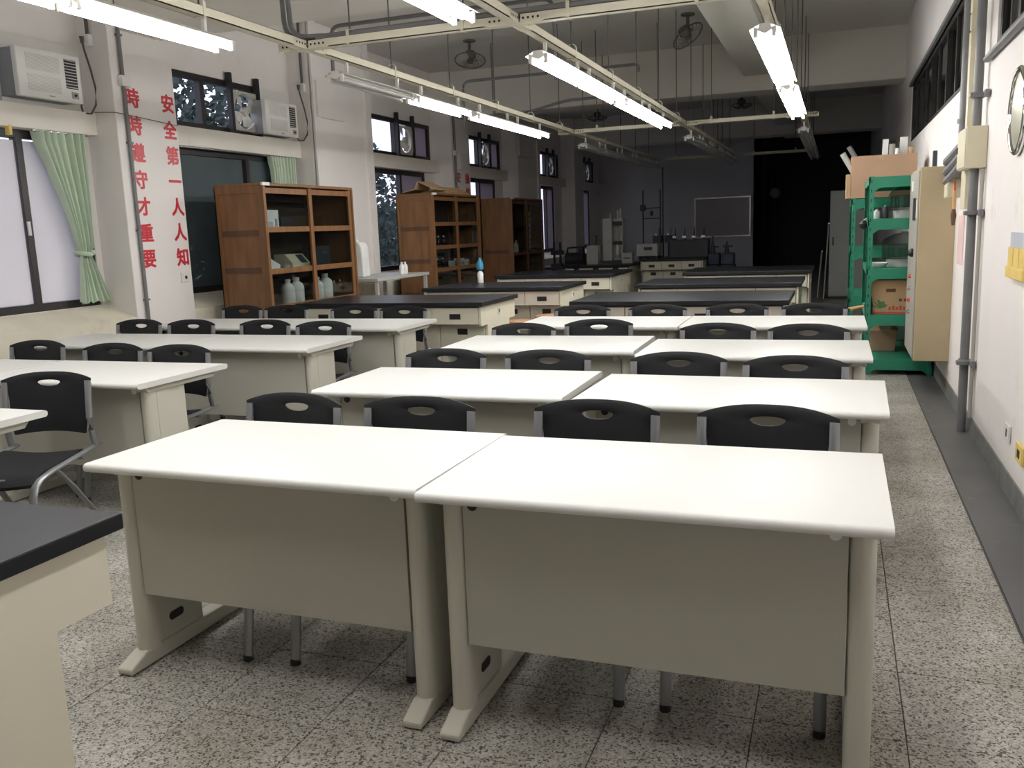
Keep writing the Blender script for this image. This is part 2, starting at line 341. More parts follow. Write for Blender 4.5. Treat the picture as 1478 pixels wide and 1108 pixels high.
window(11, 19.1, 21.6, 2.64, 3.22, XW, [20.55, 21.05], ['window_glass', 'window_glass', 'frosted_pane'], 'small upper window beyond the third cabinet in the dark end')
window(12, 22.65, 25.0, 2.64, 3.22, XW, [23.9, 24.4], ['window_glass', 'window_glass', 'frosted_pane'], 'last small upper window by the back corner')
window(13, 7.72, 13.0, 2.36, 3.07, XR + 0.05, [8.42, 9.12, 9.82, 10.52, 11.2, 11.9, 12.45], ['tinted_glass'], 'long row of high dark windows in the right wall', 0.05)
window(14, 0.4, 6.16, 2.40, 3.07, XR + 0.05, [3.0, 4.0, 5.05, 5.6], ['tinted_glass'], 'nearest high dark window at the upper right corner', 0.05)
ledge = bx(XR - 0.03, XR + 0.02, 7.66, 13.06, 3.07, 3.11).build('window_hood', 'conduit_grey', wall_right)
# outdoors, seen through the left windows -----------------------------------------------------------------
struct('ground', bx(-80, -7.5, -30, 120, -4.2, -4.0), 'outside_ground', 'dull ground outside the left windows', cat='ground')
def tree(x, y, h, r, n, label, zb=-4.0):
    t = thing('garden_tree', label, 'tree', (x, y, zb), 0, 'trees outside the windows')
    MB().tube([(0, 0, 0), (0.1, 0.05, (h) * 0.45), (0.0, 0.1, h * 0.8)], [0.22, 0.15, 0.05], 8).build('trunk', 'bark', t)
    m = MB(); R = random.Random(int(x * 31 + y * 7))
    for _ in range(n):
        u = R.uniform(0, 2 * math.pi); q = R.uniform(-1, 1); d = R.random() ** 0.4
        p = Vector((r * d * math.cos(u) * math.sqrt(1 - q * q), r * d * math.sin(u) * math.sqrt(1 - q * q), h * 0.66 + h * 0.36 * d * q))
        a = Vector((R.gauss(0, 1), R.gauss(0, 1), R.gauss(0, 1))).normalized(); b = a.orthogonal().normalized(); s_ = R.uniform(0.07, 0.16)
        m.add([p - a * s_, p + b * s_ * 0.5, p + a * s_, p - b * s_ * 0.5], [(0, 1, 2, 3)])
    fo = m.build('foliage', 'leaf_dark', t); fo['kind'] = 'stuff'
for (x, y, h, r, l) in ((-13.5, 17.0, 9.6, 3.2, 'tall dark tree filling the tinted window by the slogan column'), (-15.5, 24.2, 9.0, 3.0, 'dark leafy tree behind the first wooden cabinet'),
                     (-17.0, 32.8, 6.5, 2.3, 'dark bluish tree seen in the window beside the second cabinet'), (-20.0, 44.0, 6.6, 2.6, 'distant tree low in the window by the second cabinet')):
    tree(x, y, h, r, 9000, l)
# ------------------------------------------------------------------ desks
DW, DD, DH = 1.207, 0.708, 0.74
def make_desk():
    t = thing('office_desk', 'white-topped desk', 'desk', group='white-topped desks with grey metal fronts')
    hw, hd = DW / 2, DD / 2
    r = 0.0145; prof = []
    for k in range(7):
        a = math.pi / 2 + math.pi * k / 6; prof.append((-hd + r + r * math.cos(a), DH - r + r * math.sin(a)))
    for k in range(7):
        a = -math.pi / 2 + math.pi * k / 6; prof.append((hd - r + r * math.cos(a), DH - r + r * math.sin(a)))
    MB().prism(prof, 0, -hw, hw).build('tabletop', 'desk_top', t, smooth=True)
    for s in (-1, 1):
        x = s * (hw - 0.062); L = MB()
        # rounded front post and the flat steel plate behind it
        pr = []
        for k in range(9):
            a = math.pi + math.pi * k / 8; pr.append((x + 0.032 * math.cos(a), -hd + 0.125 + 0.034 * math.sin(a)))
        pr += [(x + 0.032, -hd + 0.155), (x - 0.032, -hd + 0.155)]
        L.prism(pr, 2, 0.055, DH - 0.045)
        lg = L.build('leg', 'desk_metal', t, smooth=True)
        bx(x - 0.022, x + 0.022, -hd + 0.156, -hd + 0.385, 0.055, DH - 0.045).build('leg_plate', 'desk_metal', lg, 0.004, seg=1)
        bx(*sorted((x + s * 0.022, x + s * 0.031)), -hd + 0.158, -hd + 0.262, 0.056, DH - 0.046).build('leg_cover', 'desk_metal', lg, 0.003, seg=1)
        sl = MB(); pts = []
        for k in range(16):
            a = 2 * math.pi * k / 16; pts.append((-hd + 0.25 + (0.02 if math.cos(a) > 0 else -0.02) + 0.016 * math.cos(a), 0.128 + 0.016 * math.sin(a)))
        sl.prism(pts, 0, x - s * 0.0235, x - s * 0.02).build('cable_slot', 'hole_dark', lg)
        # foot with sloping toes
        F = MB().prism([(-hd + 0.012, 0.004), (hd - 0.03, 0.004), (hd - 0.02, 0.02), (hd - 0.12, 0.058), (-hd + 0.09, 0.058), (-hd + 0.01, 0.026)], 0, x - 0.032, x + 0.032)
        F.build('foot', 'desk_metal', t, 0.007)
        MB().prism([(-hd + 0.07, DH - 0.031), (hd - 0.07, DH - 0.031), (hd - 0.10, DH - 0.062), (-hd + 0.10, DH - 0.062)], 0, x - 0.035, x + 0.035).build('top_bracket', 'desk_metal', t, 0.002, seg=1)
    px = hw - 0.0955
    pn = bx(-px, px, -hd + 0.105, -hd + 0.125, 0.262, DH - 0.032).build('modesty_panel', 'desk_panel', t)
    for s, m in ((-1, 'hole_dark'), (1, 'plug_white')):
        cx = s * (px - 0.03); MB().lathe([(0.0155, -hd + 0.1025), (0.0155, -hd + 0.110)], (cx, 0, DH - 0.058), 16, axis=1).build('cable_plug', m, pn)
    return t
desk0 = make_desk(); desk_used = [0]
def place_desk(xr, yf, rot, label):
    o = desk0 if not desk_used[0] else copy_tree(desk0); desk_used[0] = 1
    ex = Vector((math.cos(rot), math.sin(rot), 0)); ey = Vector((-math.sin(rot), math.cos(rot), 0))
    c = Vector((xr, yf, 0)) - ex * DW / 2 + ey * DD / 2
    o.location = c; o.rotation_euler = (0, 0, rot); o['label'] = label
for xr, yf, rot, l in (
    (-1.078, 2.107, -0.016, 'left desk of the front pair, nearest the camera, beside the black-topped corner bench'),
    (0.139, 2.076, -0.004, 'right desk of the front pair, nearest the camera, beside the aisle'),
    (-1.062, 3.456, 0.007, 'left desk of the second pair in the right-hand block'),
    (0.192, 3.363, -0.021, 'right desk of the second pair in the right-hand block'),
    (-1.061, 4.846, 0.018, 'left desk of the third pair in the right-hand block'),
    (0.183, 4.707, 0.003, 'right desk of the third pair in the right-hand block'),
    (-1.02, 6.06, 0.0, 'left desk of the last pair in the right-hand block, before the black benches'),
    (0.197, 6.085, 0.004, 'right desk of the last pair in the right-hand block, before the black benches'),
    (-3.218, 2.138, 0.0, 'desk corner cut by the left picture edge, in front of the turned chair'),
    (-3.291, 3.458, -0.003, 'aisle-side desk of the second row in the left-hand block'),
    (-4.512, 3.455, 0.004, 'window-side desk of the second row in the left-hand block'),
    (-3.146, 4.768, -0.004, 'aisle-side desk of the third row in the left-hand block'),
    (-4.366, 4.785, 0.003, 'window-side desk of the third row in the left-hand block'),
    (-3.089, 5.905, -0.001, 'aisle-side desk of the last row in the left-hand block'),
    (-4.30, 5.915, 0.003, 'window-side desk of the last row in the left-hand block')):
    place_desk(xr, yf, rot, l)
# ------------------------------------------------------------------ chairs (front faces -y)
def make_chair():
    t = thing('stacking_chair', 'chair', 'chair', group='black plastic chairs behind the desks')
    # backrest: outline with a grip slot, slightly hollow
    def outer():
        P = []
        W_, w_ = 0.238, 0.203
        for k in range(13):                       # arched top, left to right
            x = -W_ + 2 * W_ * k / 12; P.append((x, 0.800 - 0.034 * (abs(x) / W_) ** 2.6))
        P += [(W_, 0.735), (w_ + 0.008, 0.728), (w_, 0.66), (w_, 0.60), (w_ - 0.004, 0.54), (w_ - 0.012, 0.492)]
        for k in range(9):
            x = (w_ - 0.02) * (1 - 2 * k / 8); P.append((x, 0.487 + 0.016 * (1 - (x / w_) ** 2)))
        P += [(-w_ + 0.012, 0.492), (-w_ + 0.004, 0.54), (-w_, 0.60), (-w_, 0.66), (-w_ - 0.008, 0.728), (-W_, 0.735)]
        return P
    O = outer(); n = len(O); cz = 0.748; I = []
    for (x, z) in O:
        a = math.atan2((z - cz) * 1.6, x); I.append((0.060 * math.cos(a), cz + (0.012 if math.sin(a) > 0 else 0.021) * math.sin(a)))
    yf = lambda x, z: 0.262 + (z - 0.48) * 0.10 + 0.030 * (1 - (x / 0.24) ** 2) - 0.02 * max(0, (abs(x) - 0.2) / 0.04) * 0
    V = []; F = []; rings = 5; th = 0.016
    for side in (0, 1):
        for r_ in range(rings):
            q = r_ / (rings - 1)
            for (a, b) in zip(I, O):
                x = a[0] + (b[0] - a[0]) * q; z = a[1] + (b[1] - a[1]) * q; edge = 0.005 if r_ in (0, rings - 1) else 0
                V.append((x, yf(x, z) + (th - edge if side else edge), z))
    for side in (0, 1):
        o_ = side * rings * n
        for r_ in range(rings - 1):
            for k in range(n): F.append((o_ + r_ * n + k, o_ + r_ * n + (k + 1) % n, o_ + (r_ + 1) * n + (k + 1) % n, o_ + (r_ + 1) * n + k))
    for r_ in (0, rings - 1):
        for k in range(n): F.append((r_ * n + k, r_ * n + (k + 1) % n, (rings + r_) * n + (k + 1) % n, (rings + r_) * n + k))
    MB().add(V, F).build('backrest', 'black_plastic', t, smooth=True)
    # seat: dished sheet with a rolled front
    V = []; F = []; nx, ny = 10, 10
    for side in (0, 1):
        for j in range(ny + 1):
            v = j / ny; y = -0.235 + 0.44 * v; wv = 0.205 + 0.012 * math.sin(math.pi * v)
            for i in range(nx + 1):
                u = -1 + 2 * i / nx; z = 0.418 - 0.014 * math.cos(u * math.pi / 2) - 0.045 * max(0, (0.28 - v) / 0.28) ** 2 + 0.012 * v
                V.append((wv * u, y, z - 0.014 * side))
    W1 = nx + 1; o_ = (ny + 1) * W1
    for j in range(ny):
        for i in range(nx):
            a = j * W1 + i; F.append((a, a + 1, a + W1 + 1, a + W1)); F.append((o_ + a, o_ + a + 1, o_ + a + W1 + 1, o_ + a + W1))
    for i in range(nx): F.append((i, i + 1, o_ + i + 1, o_ + i)); a = ny * W1 + i; F.append((a, a + 1, o_ + a + 1, o_ + a))
    for j in range(ny): a = j * W1; F.append((a, a + W1, o_ + a + W1, o_ + a)); a = j * W1 + nx; F.append((a, a + W1, o_ + a + W1, o_ + a))
    MB().add(V, F).build('seat', 'black_plastic', t, smooth=True)
    for s in (-1, 1):
        x = s * 0.222
        fr = [(x, 0.335, 0.425), (x, 0.20, 0.417), (x, -0.10, 0.402), (x, -0.20, 0.387), (x, -0.245, 0.362), (x, -0.27, 0.32), (x, -0.30, 0.17), (x, -0.325, 0.012)]
        MB().tube(fr, 0.019, 8, flat=0.55).build('leg', 'chair_metal', t, smooth=True)
        po = [(x, 0.296, 0.755), (x, 0.284, 0.66), (x, 0.274, 0.57), (x * 1.005, 0.274, 0.51), (x * 1.008, 0.284, 0.46), (x * 1.01, 0.298, 0.42)]
        MB().tube(po, 0.0175, 8, flat=0.7).build('back_post', 'chair_metal', t, smooth=True)
        rl = MB().tube([(s * 0.185, -0.03, 0.40), (s * 0.195, 0.10, 0.27), (s * 0.215, 0.315, 0.012)], 0.018, 8, flat=0.55).build('leg', 'chair_metal', t, smooth=True)
        for (fx, fy, par) in ((x, -0.3255, None), (s * 0.215, 0.317, None)):
            MB().lathe([(0.018, 0.0), (0.018, 0.016), (0.015, 0.018)], (fx, fy, 0), 10).build('foot_cap', 'dark_rubber', t)
    for y, z in ((-0.19, 0.390), (0.17, 0.405)):
        MB().tube([(-0.222, y, z - 0.012), (0.222, y, z - 0.012)], 0.010, 6).build('stretcher', 'chair_metal', t)
    return t
chair0 = make_chair(); chair_used = [0]
def place_chair(x, yb, rz, label):
    o = chair0 if not chair_used[0] else copy_tree(chair0); chair_used[0] = 1
    a = math.radians(rz); off = Vector((-math.sin(a), math.cos(a), 0)) * 0.315
    o.location = Vector((x, yb, 0)) - off; o.rotation_euler = (0, 0, a); o.scale = (0.985, 1, 1.0188); o['label'] = label
ROWN = {'R1': 'front pair of desks in right-hand block', 'R2': 'second pair of right-hand desks', 'R3': 'third pair of right-hand desks', 'R4': 'last pair of right-hand desks',
        'L2': 'second row of the left-hand block', 'L3': 'third row of the left-hand block', 'L4': 'last row of the left-hand block'}
CH = {'R1': [(-2.06, 3.01, -4), (-1.50, 3.02, 1), (-0.81, 3.07, 0), (-0.21, 3.07, -2)], 'R2': [(-1.98, 4.34, 2), (-1.40, 4.34, -1), (-0.72, 4.32, 3), (-0.17, 4.25, 0)],
      'R3': [(-1.97, 5.60, -4), (-1.52, 5.86, 9), (-0.69, 5.62, 0), (-0.15, 5.58, -3)], 'R4': [(-1.93, 6.93, 1), (-1.32, 6.95, -2), (-0.71, 6.97, 0), (-0.15, 6.98, 2)],
      'L2': [(-5.72, 4.53, 1), (-5.10, 4.51, 3), (-4.35, 4.41, 2), (-3.80, 4.38, 1)], 'L3': [(-5.47, 5.86, 1), (-4.91, 5.83, 0), (-4.20, 5.83, 0), (-3.61, 5.73, 2)],
      'L4': [(-5.38, 7.12, -1), (-4.88, 7.12, 2), (-4.08, 7.00, 2), (-3.57, 6.97, -2)]}
POSN = ['leftmost black chair at the %s', 'second black chair from left at the %s', 'third black chair from left at the %s', 'rightmost black chair at the %s']
for r_, lst in CH.items():
    for k, (x, y, a) in enumerate(lst): place_chair(x, y, a, POSN[k] % ROWN[r_])
place_chair(-3.75, 3.34, 17, 'large black chair turned sideways behind the desk corner at the left picture edge')
# ------------------------------------------------------------------ black-topped laboratory benches
def bench(cx, y0, w, d, label, front='bench_cream', back=True, h=0.80, loc_rz=0.0, sockets=True):
    t = thing('laboratory_bench', label, 'bench', (cx, y0 + d / 2, 0), loc_rz, 'black-topped island benches')
    hw, hd = w / 2, d / 2
    bx(-hw, hw, -hd, hd, h - 0.042, h).build('bench_top', 'bench_top', t, 0.005)
    # body: upper drawer box, lower cupboard set back, side panels cut to match
    bx(-hw + 0.05, hw - 0.05, -hd + 0.06, hd - 0.06, 0.585, h - 0.05).build('drawer_box', 'bench_shadow_gap', t)
    bx(-hw + 0.05, hw - 0.05, -hd + 0.22, hd - 0.22, 0.08, 0.585).build('cupboard_box', 'bench_shadow_gap', t)
    bx(-hw + 0.08, hw - 0.08, -hd + 0.26, hd - 0.26, 0.0, 0.08).build('plinth', 'bench_shadow_gap', t)
    for s in (-1, 1):
        x0, x1 = (-hw + 0.03, -hw + 0.05) if s < 0 else (hw - 0.05, hw - 0.03)
        sp = MB().prism([(-hd + 0.035, h - 0.046), (hd - 0.035, h - 0.046), (hd - 0.035, 0.578), (hd - 0.20, 0.578), (hd - 0.20, 0.0), (-hd + 0.20, 0.0), (-hd + 0.20, 0.578), (-hd + 0.035, 0.578)], 0, x0, x1).build('side_panel', 'bench_cream', t)
        if sockets:
            xo = s * (hw - 0.03)
            bx(min(xo, xo + s * 0.008), max(xo, xo + s * 0.008), -0.03, 0.03, 0.645, 0.715).build('socket_plate', 'plug_white', sp)
            bx(min(xo, xo + s * 0.011), max(xo, xo + s * 0.011), -0.014, 0.014, 0.662, 0.698).build('socket_hole', 'bench_shadow_gap', sp)
    n = max(2, round(w / 0.45)); cw = (w - 0.11) / n
    for sy in (-1, 1) if back else (-1,):
        for k in range(n):
            a = -hw + 0.055 + k * cw + 0.003; b = a + cw - 0.006; ym = (a + b) / 2
            ya, yb_ = sorted((sy * (hd - 0.06), sy * (hd - 0.038)))
            dr = bx(a, b, ya, yb_, 0.592, h - 0.054).build('drawer', front, t, 0.002, seg=1)
            y2, y3 = sorted((sy * (hd - 0.038), sy * (hd - 0.034)))
            hn = bx(ym - 0.055, ym + 0.055, y2, y3, 0.64, 0.69).build('handle', 'black_metal', dr)
            y2, y3 = sorted((sy * (hd - 0.034), sy * (hd - 0.030)))
            ya, yb_ = sorted((sy * (hd - 0.22), sy * (hd - 0.20)))
            do = bx(a, b, ya, yb_, 0.09, 0.575).build('door', front, t, 0.002, seg=1)
            y2, y3 = sorted((sy * (hd - 0.20), sy * (hd - 0.196)))
            bx(ym - 0.05, ym + 0.05, y2, y3, 0.48, 0.535).build('handle', 'black_metal', do)
    return t
bench(-1.27, 7.42, 1.84, 1.08, 'black-topped bench directly behind the last right-hand desks, nearest of three', 'bench_pink')
bench(-1.19, 9.48, 1.72, 1.08, 'middle black-topped bench of the right-hand three', 'bench_pink')
bench(-1.10, 11.75, 1.62, 1.30, 'farthest black-topped bench of the right-hand three')
bench(-4.00, 7.42, 1.98, 0.98, 'cream bench with black top beside the first wooden cabinet')
bench(-3.69, 9.36, 1.72, 1.0, 'cream bench carrying the blue-topped bottle, middle of the left-hand column', 'bench_pink')
bench(-3.70, 11.75, 1.72, 1.25, 'farthest lit cream bench of the left-hand column, before the dark machines')
bench(-2.90, 16.6, 1.22, 1.1, 'unlit bench under the whiteboard carrying the dark box and pumps', sockets=False)
bench(-4.25, 16.2, 1.25, 1.5, 'unlit bench by the left far windows carrying the tall tester', sockets=False, h=0.72)
bench(-2.535, 0.62, 1.85, 0.98, 'black-topped cream bench cut off at the lower left corner of the picture', sockets=False)
# ------------------------------------------------------------------ lighting rails and lamps
RAILX = {'left': -3.55, 'middle': -1.98, 'right': -0.46}
ZR = 2.735
def rail_bar(x0, x1, y0, y1, holes_at, along):
    """open cream channel: bottom and two flanges"""
    m = MB()
    if along == 'y': m.box(x0, x1, y0, y1, ZR, ZR + 0.006); m.box(x0, x0 + 0.005, y0, y1, ZR, ZR + 0.055); m.box(x1 - 0.005, x1, y0, y1, ZR, ZR + 0.055)
    else: m.box(x0, x1, y0, y1, ZR, ZR + 0.006); m.box(x0, x1, y0, y0 + 0.005, ZR, ZR + 0.055); m.box(x0, x1, y1 - 0.005, y1, ZR, ZR + 0.055)
    return m
CROSS = [5.66, 12.42, 18.9]
for nm, x in RAILX.items():
    t = thing('lighting_rail', f'long cream cable rail carrying the {nm} line of fluorescent lights', 'light rail', (x, 0, 0), 0, 'cream rails under the ceiling')
    segs = [(-0.6, CROSS[0] - 0.16), (CROSS[0] + 0.16, CROSS[1] - 0.16), (CROSS[1] + 0.16, CROSS[2] - 0.1)]
    for a, b in segs: rail_bar(-0.035, 0.035, a, b, (), 'y').build('rail_bar', 'rail_cream', t)
    for c_ in CROSS[:2]:
        j = MB(); j.box(-0.035, 0.035, c_ - 0.16, c_ + 0.16, ZR, ZR + 0.006); j.box(-0.16, 0.16, c_ - 0.035, c_ + 0.035, ZR - 0.0005, ZR + 0.0055)
        for sx in (-1, 1):
            for sy in (-1, 1):
                j.box(*sorted((sx * 0.030, sx * 0.036)), *sorted((c_ + sy * 0.045, c_ + sy * 0.20)), ZR - 0.002, ZR + 0.053)
                j.box(*sorted((sx * 0.045, sx * 0.20)), *sorted((c_ + sy * 0.030, c_ + sy * 0.036)), ZR - 0.002, ZR + 0.053)
        jo = j.build('cross_joint', 'rail_cream', t)
        hm = MB()
        for q in (0.065, 0.098, 0.131, 0.164):
            for sx in (-1, 1):
                for sy in (-1, 1):
                    hm.add([(sx * q + 0.008 * math.cos(w), c_ + sy * 0.0368, ZR + 0.028 + 0.008 * math.sin(w)) for w in [k * math.pi / 5 for k in range(10)]], [tuple(range(10))])
                    hm.add([(sx * 0.0368, c_ + sy * q + 0.008 * math.cos(w), ZR + 0.028 + 0.008 * math.sin(w)) for w in [k * math.pi / 5 for k in range(10)]], [tuple(range(10))])
        hm.build('bolt_holes', 'hole_dark', jo)
    y = -0.3
    while y < 18.8:
        if min(abs(y - c_) for c_ in CROSS) > 0.25:
            top = CEIL
            if any(abs(y - b) < 0.3 for b in (7.02, 14.6)): top = 3.36
            MB().tube([(0, y, ZR + 0.07), (0, y, top)], 0.006, 6).build('hanger_rod', 'cable_dark', t)
            k_ = MB(); k_.box(-0.04, -0.035, y - 0.011, y + 0.011, ZR - 0.004, ZR + 0.085); k_.box(0.035, 0.04, y - 0.011, y + 0.011, ZR - 0.004, ZR + 0.085); k_.box(-0.04, 0.04, y - 0.011, y + 0.011, ZR - 0.008, ZR - 0.003)
            k_.tube([(-0.037, y, ZR + 0.08), (-0.02, y, ZR + 0.10), (0.02, y, ZR + 0.10), (0.037, y, ZR + 0.08)], 0.005, 6)
            k_.build('clamp', 'rail_cream', t)
        y += 1.21
    MB().tube([(0.012, -0.6, ZR + 0.05), (0.012, CROSS[0] - 0.1, ZR + 0.055), (0.012, CROSS[1] + 0.3, ZR + 0.05), (0.012, 18.6, ZR + 0.05)], 0.012, 6).build('cable', 'cable_dark', t)
for nm, y, xa, xb in (('near', CROSS[0], -3.55, 0.6), ('middle', CROSS[1], -3.55, -0.46), ('far, unlit', CROSS[2], -3.7, -0.2)):
    t = thing('cross_rail', f'{nm} cream rail crossing the room between the lighting rails', 'light rail', (0, y, 0), 0, 'cream rails under the ceiling')
    xs = [xa] + [v for v in RAILX.values() if xa < v < xb] + [xb]
    for a, b in zip(xs, xs[1:]):
        if b - a < 0.4: continue
        rail_bar(a + 0.16, b - 0.16, -0.035, 0.035, (), 'x').build('rail_bar', 'rail_cream', t)
        for q in (a + 0.36, b - 0.36):
            if b - a > 1:
                k_ = MB(); k_.box(q - 0.011, q + 0.011, -0.041, -0.035, ZR - 0.004, ZR + 0.1); k_.box(q - 0.011, q + 0.011, 0.035, 0.041, ZR - 0.004, ZR + 0.1); k_.box(q - 0.011, q + 0.011, -0.041, 0.041, ZR + 0.095, ZR + 0.1); k_.build('clamp', 'rail_cream', t)
                MB().tube([(q, 0, ZR + 0.1), (q, 0, CEIL)], 0.006, 6).build('hanger_rod', 'cable_dark', t)
    if y < 12: MB().tube([(xa + 0.1, 0.0, ZR + 0.07), ((xa + xb) / 2, 0.0, ZR + 0.075), (xb - 0.1, 0.0, ZR + 0.07)], 0.026, 8).build('conduit', 'conduit_grey', t)
LAMP_L = 1.2
def make_lamp(on):
    t = thing('fluorescent_light', 'lamp', 'light', group='twin-tube fluorescent lights on the rails')
    z = 0.0
    MB().prism([(-0.032, 0.052), (0.032, 0.052), (0.045, 0.012), (0.012, -0.005), (-0.012, -0.005), (-0.045, 0.012)], 1, 0.0, LAMP_L).build('batten', 'lamp_white', t)
    rf = MB()
    for s in (-1, 1): rf.prism([(s * 0.03, 0.05), (s * 0.095, 0.018), (s * 0.097, 0.0215), (s * 0.03, 0.0535)], 1, 0.01, LAMP_L - 0.01)
    rf.build('reflector', 'lamp_white', t)
    for s in (-1, 1):
        MB().tube([(s * 0.056, 0.028, -0.012), (s * 0.056, LAMP_L - 0.028, -0.012)], 0.0145, 10).build('tube', 'tube_on' if on else 'tube_off', t, smooth=True, label='glowing white tube' if on else 'unlit white tube')
        for y in (0.012, LAMP_L - 0.012): bx(s * 0.056 - 0.013, s * 0.056 + 0.013, y - 0.012, y + 0.012, -0.03, 0.03).build('lamp_holder', 'lamp_white', t, 0.003, seg=1)
    for y in (0.18, LAMP_L - 0.18): bx(-0.012, 0.012, y - 0.012, y + 0.012, 0.05, ZR - 2.6 + 0.004).build('bracket', 'lamp_white', t)
    return t
lamp_on, lamp_off = make_lamp(True), make_lamp(False); lused = {True: 0, False: 0}
LAMPS = {'left': [(1.08, 1), (2.32, 1), (3.55, 1), (6.03, 0), (7.33, 1), (8.74, 1), (9.92, 1), (12.95, 0), (14.15, 0), (15.35, 0), (16.55, 0), (17.7, 0)],
         'middle': [(1.10, 1), (2.36, 1), (3.60, 1), (6.10, 1), (7.30, 1), (8.62, 1), (9.84, 1), (12.85, 0), (14.05, 0), (15.25, 0), (16.5, 0), (17.7, 0)],
         'right': [(1.10, 1), (2.36, 1), (3.60, 1), (6.03, 1), (7.24, 1), (8.66, 1), (9.90, 1), (12.85, 0), (14.05, 0), (15.25, 0), (16.5, 0), (17.7, 0)]}
for nm, lst in LAMPS.items():
    for k, (y, on) in enumerate(lst):
        on = bool(on); src = lamp_on if on else lamp_off
        o = src if not lused[on] else copy_tree(src); lused[on] = 1
        o.location = (RAILX[nm], y, 2.6)
        k -= 1; q = k - 6
        if k < 0: lb = f'lit fluorescent light on the {nm} rail overhead, closest to the camera'
        elif nm == 'left' and k == 2: lb = 'unlit fluorescent light among the lit ones on the left rail'
        elif on and k < 2: lb = f'lit fluorescent light on the {nm} rail, {("second from the camera", "just before the near cross rail")[k]}'
        elif on: lb = f'lit twin-tube fluorescent light on the {nm} rail, {ORD[k - 2]} beyond the near cross rail'
        else: lb = f'unlit fluorescent light on {nm} rail, {ORD[q]} beyond the middle cross rail'
        o['label'] = lb
# ------------------------------------------------------------------ ceiling fans and ceiling conduits
def ceiling_fan(x, y, rx, rz, label, ztop=CEIL):
    t = thing('ceiling_fan', label, 'fan', (x, y, ztop), 0, 'orbit fans on the ceiling')
    MB().lathe([(0.09, -0.02), (0.09, 0.0)], (0, 0, 0), 14).build('mount_plate', 'fan_metal', t)
    MB().tube([(0, 0, -0.02), (0, 0, -0.15)], 0.022, 8).build('stem', 'fan_metal', t)
    R = Matrix.Rotation(rz, 4, 'Z') @ Matrix.Rotation(rx, 4, 'X'); C = Vector((0, 0, -0.27))
    def tf(m): m.v = [tuple(R @ Vector(v) + C) for v in m.v]; return m
    tf(MB().lathe([(0.02, 0.14), (0.075, 0.12), (0.085, 0.05), (0.05, 0.02), (0.05, -0.03), (0.0, -0.035)], n=14)).build('motor', 'fan_metal', t, smooth=True)
    for k in range(3):
        a0 = 2 * math.pi * k / 3; V = []; F = []
        for i in range(7):
            for j in range(2):
                r_ = 0.06 if j == 0 else 0.185 * (1 - 0.12 * abs(i - 3) / 3); a = a0 + (i - 3) * 0.13; V.append((r_ * math.cos(a), r_ * math.sin(a), -0.01 + 0.03 * (i - 3) / 3)); V.append((r_ * math.cos(a), r_ * math.sin(a), -0.014 + 0.03 * (i - 3) / 3))
        for i in range(6): a = i * 4; F += [(a, a + 2, a + 6, a + 4), (a + 1, a + 5, a + 7, a + 3)]
        tf(MB().add(V, F)).build('blade', 'fan_blade', t)
    cg = MB()
    ring = lambda r_, z: [(r_ * math.cos(2 * math.pi * k / 24), r_ * math.sin(2 * math.pi * k / 24), z) for k in range(25)]
    cg.tube(ring(0.215, 0.0), 0.009, 6, cap=False); cg.tube(ring(0.12, -0.055), 0.003, 4, cap=False); cg.tube(ring(0.12, 0.055), 0.003, 4, cap=False)
    for k in range(18):
        a = 2 * math.pi * k / 18; c_, s_ = math.cos(a), math.sin(a)
        cg.tube([(0.215 * c_, 0.215 * s_, 0), (0.12 * c_, 0.12 * s_, -0.055), (0.04 * c_, 0.04 * s_, -0.06)], 0.0025, 4, cap=False)
    tf(cg).build('cage', 'fan_metal', t)
for x, y, rx, rz, l in ((-5.05, 8.65, 0.25, 0.4, 'cage fan on the ceiling above the first wooden cabinet'), (-4.95, 12.15, -0.35, 0.2, 'tilted cage fan on the ceiling between left and middle rails'),
                        (-1.88, 12.1, 0.9, -0.6, 'cage fan on the ceiling turned towards the camera beside the long beam'), (-1.95, 19.7, 0.3, 0.2, 'dim cage fan in the dark bay right of the middle rail'),
                        (-5.1, 19.9, 0.3, 0.2, 'dim cage fan in the dark bay left of the middle rail')):
    ceiling_fan(x, y, rx, rz, l)
def conduit(name, pts, r, label, material='conduit_grey', cat='conduit'):
    P = [Vector(p) for p in pts]; Q = [P[0]]
    for a, b, c_ in zip(P, P[1:], P[2:]):                         # rounded elbows
        d = min(0.12, (b - a).length / 2.2, (c_ - b).length / 2.2); u = (a - b).normalized() * d; v = (c_ - b).normalized() * d
        for q in (0, 0.25, 0.5, 0.75, 1): Q.append(b + u * (1 - q) ** 2 + v * q ** 2)
    Q.append(P[-1]); return tag(MB().tube(Q, r, 8).build(name, material, smooth=True), label, cat)
conduit('ceiling_conduit', [(-3.40, 5.66, 2.815), (-3.66, 5.66, 2.83), (-3.70, 5.66, CEIL)], 0.018, 'dark conduit rising from the near cross rail to the ceiling at left')
conduit('ceiling_conduit', [(-3.42, 5.70, 2.81), (-3.76, 5.74, 2.85), (-3.80, 5.74, CEIL)], 0.018, 'second dark conduit rising beside the left rail junction')
conduit('ceiling_conduit', [(-5.05, 8.55, 3.05), (-5.05, 8.55, 3.60), (-2.6, 8.55, 3.60), (-2.6, 8.55, 2.85)], 0.02, 'dark conduit loop passing under the nearest ceiling fan')
conduit('ceiling_conduit', [(-5.1, 12.2, 2.95), (-5.1, 12.2, 3.55), (-2.55, 12.2, 3.55), (-2.55, 12.2, 3.45)], 0.02, 'dark conduit loop passing behind the tilted ceiling fan')
conduit('ceiling_conduit', [(-4.6, 12.42, 3.0), (-3.62, 12.42, 3.2), (-2.45, 12.42, 3.2), (-2.45, 12.42, 2.78)], 0.02, 'dark conduit dropping to the middle cross rail')
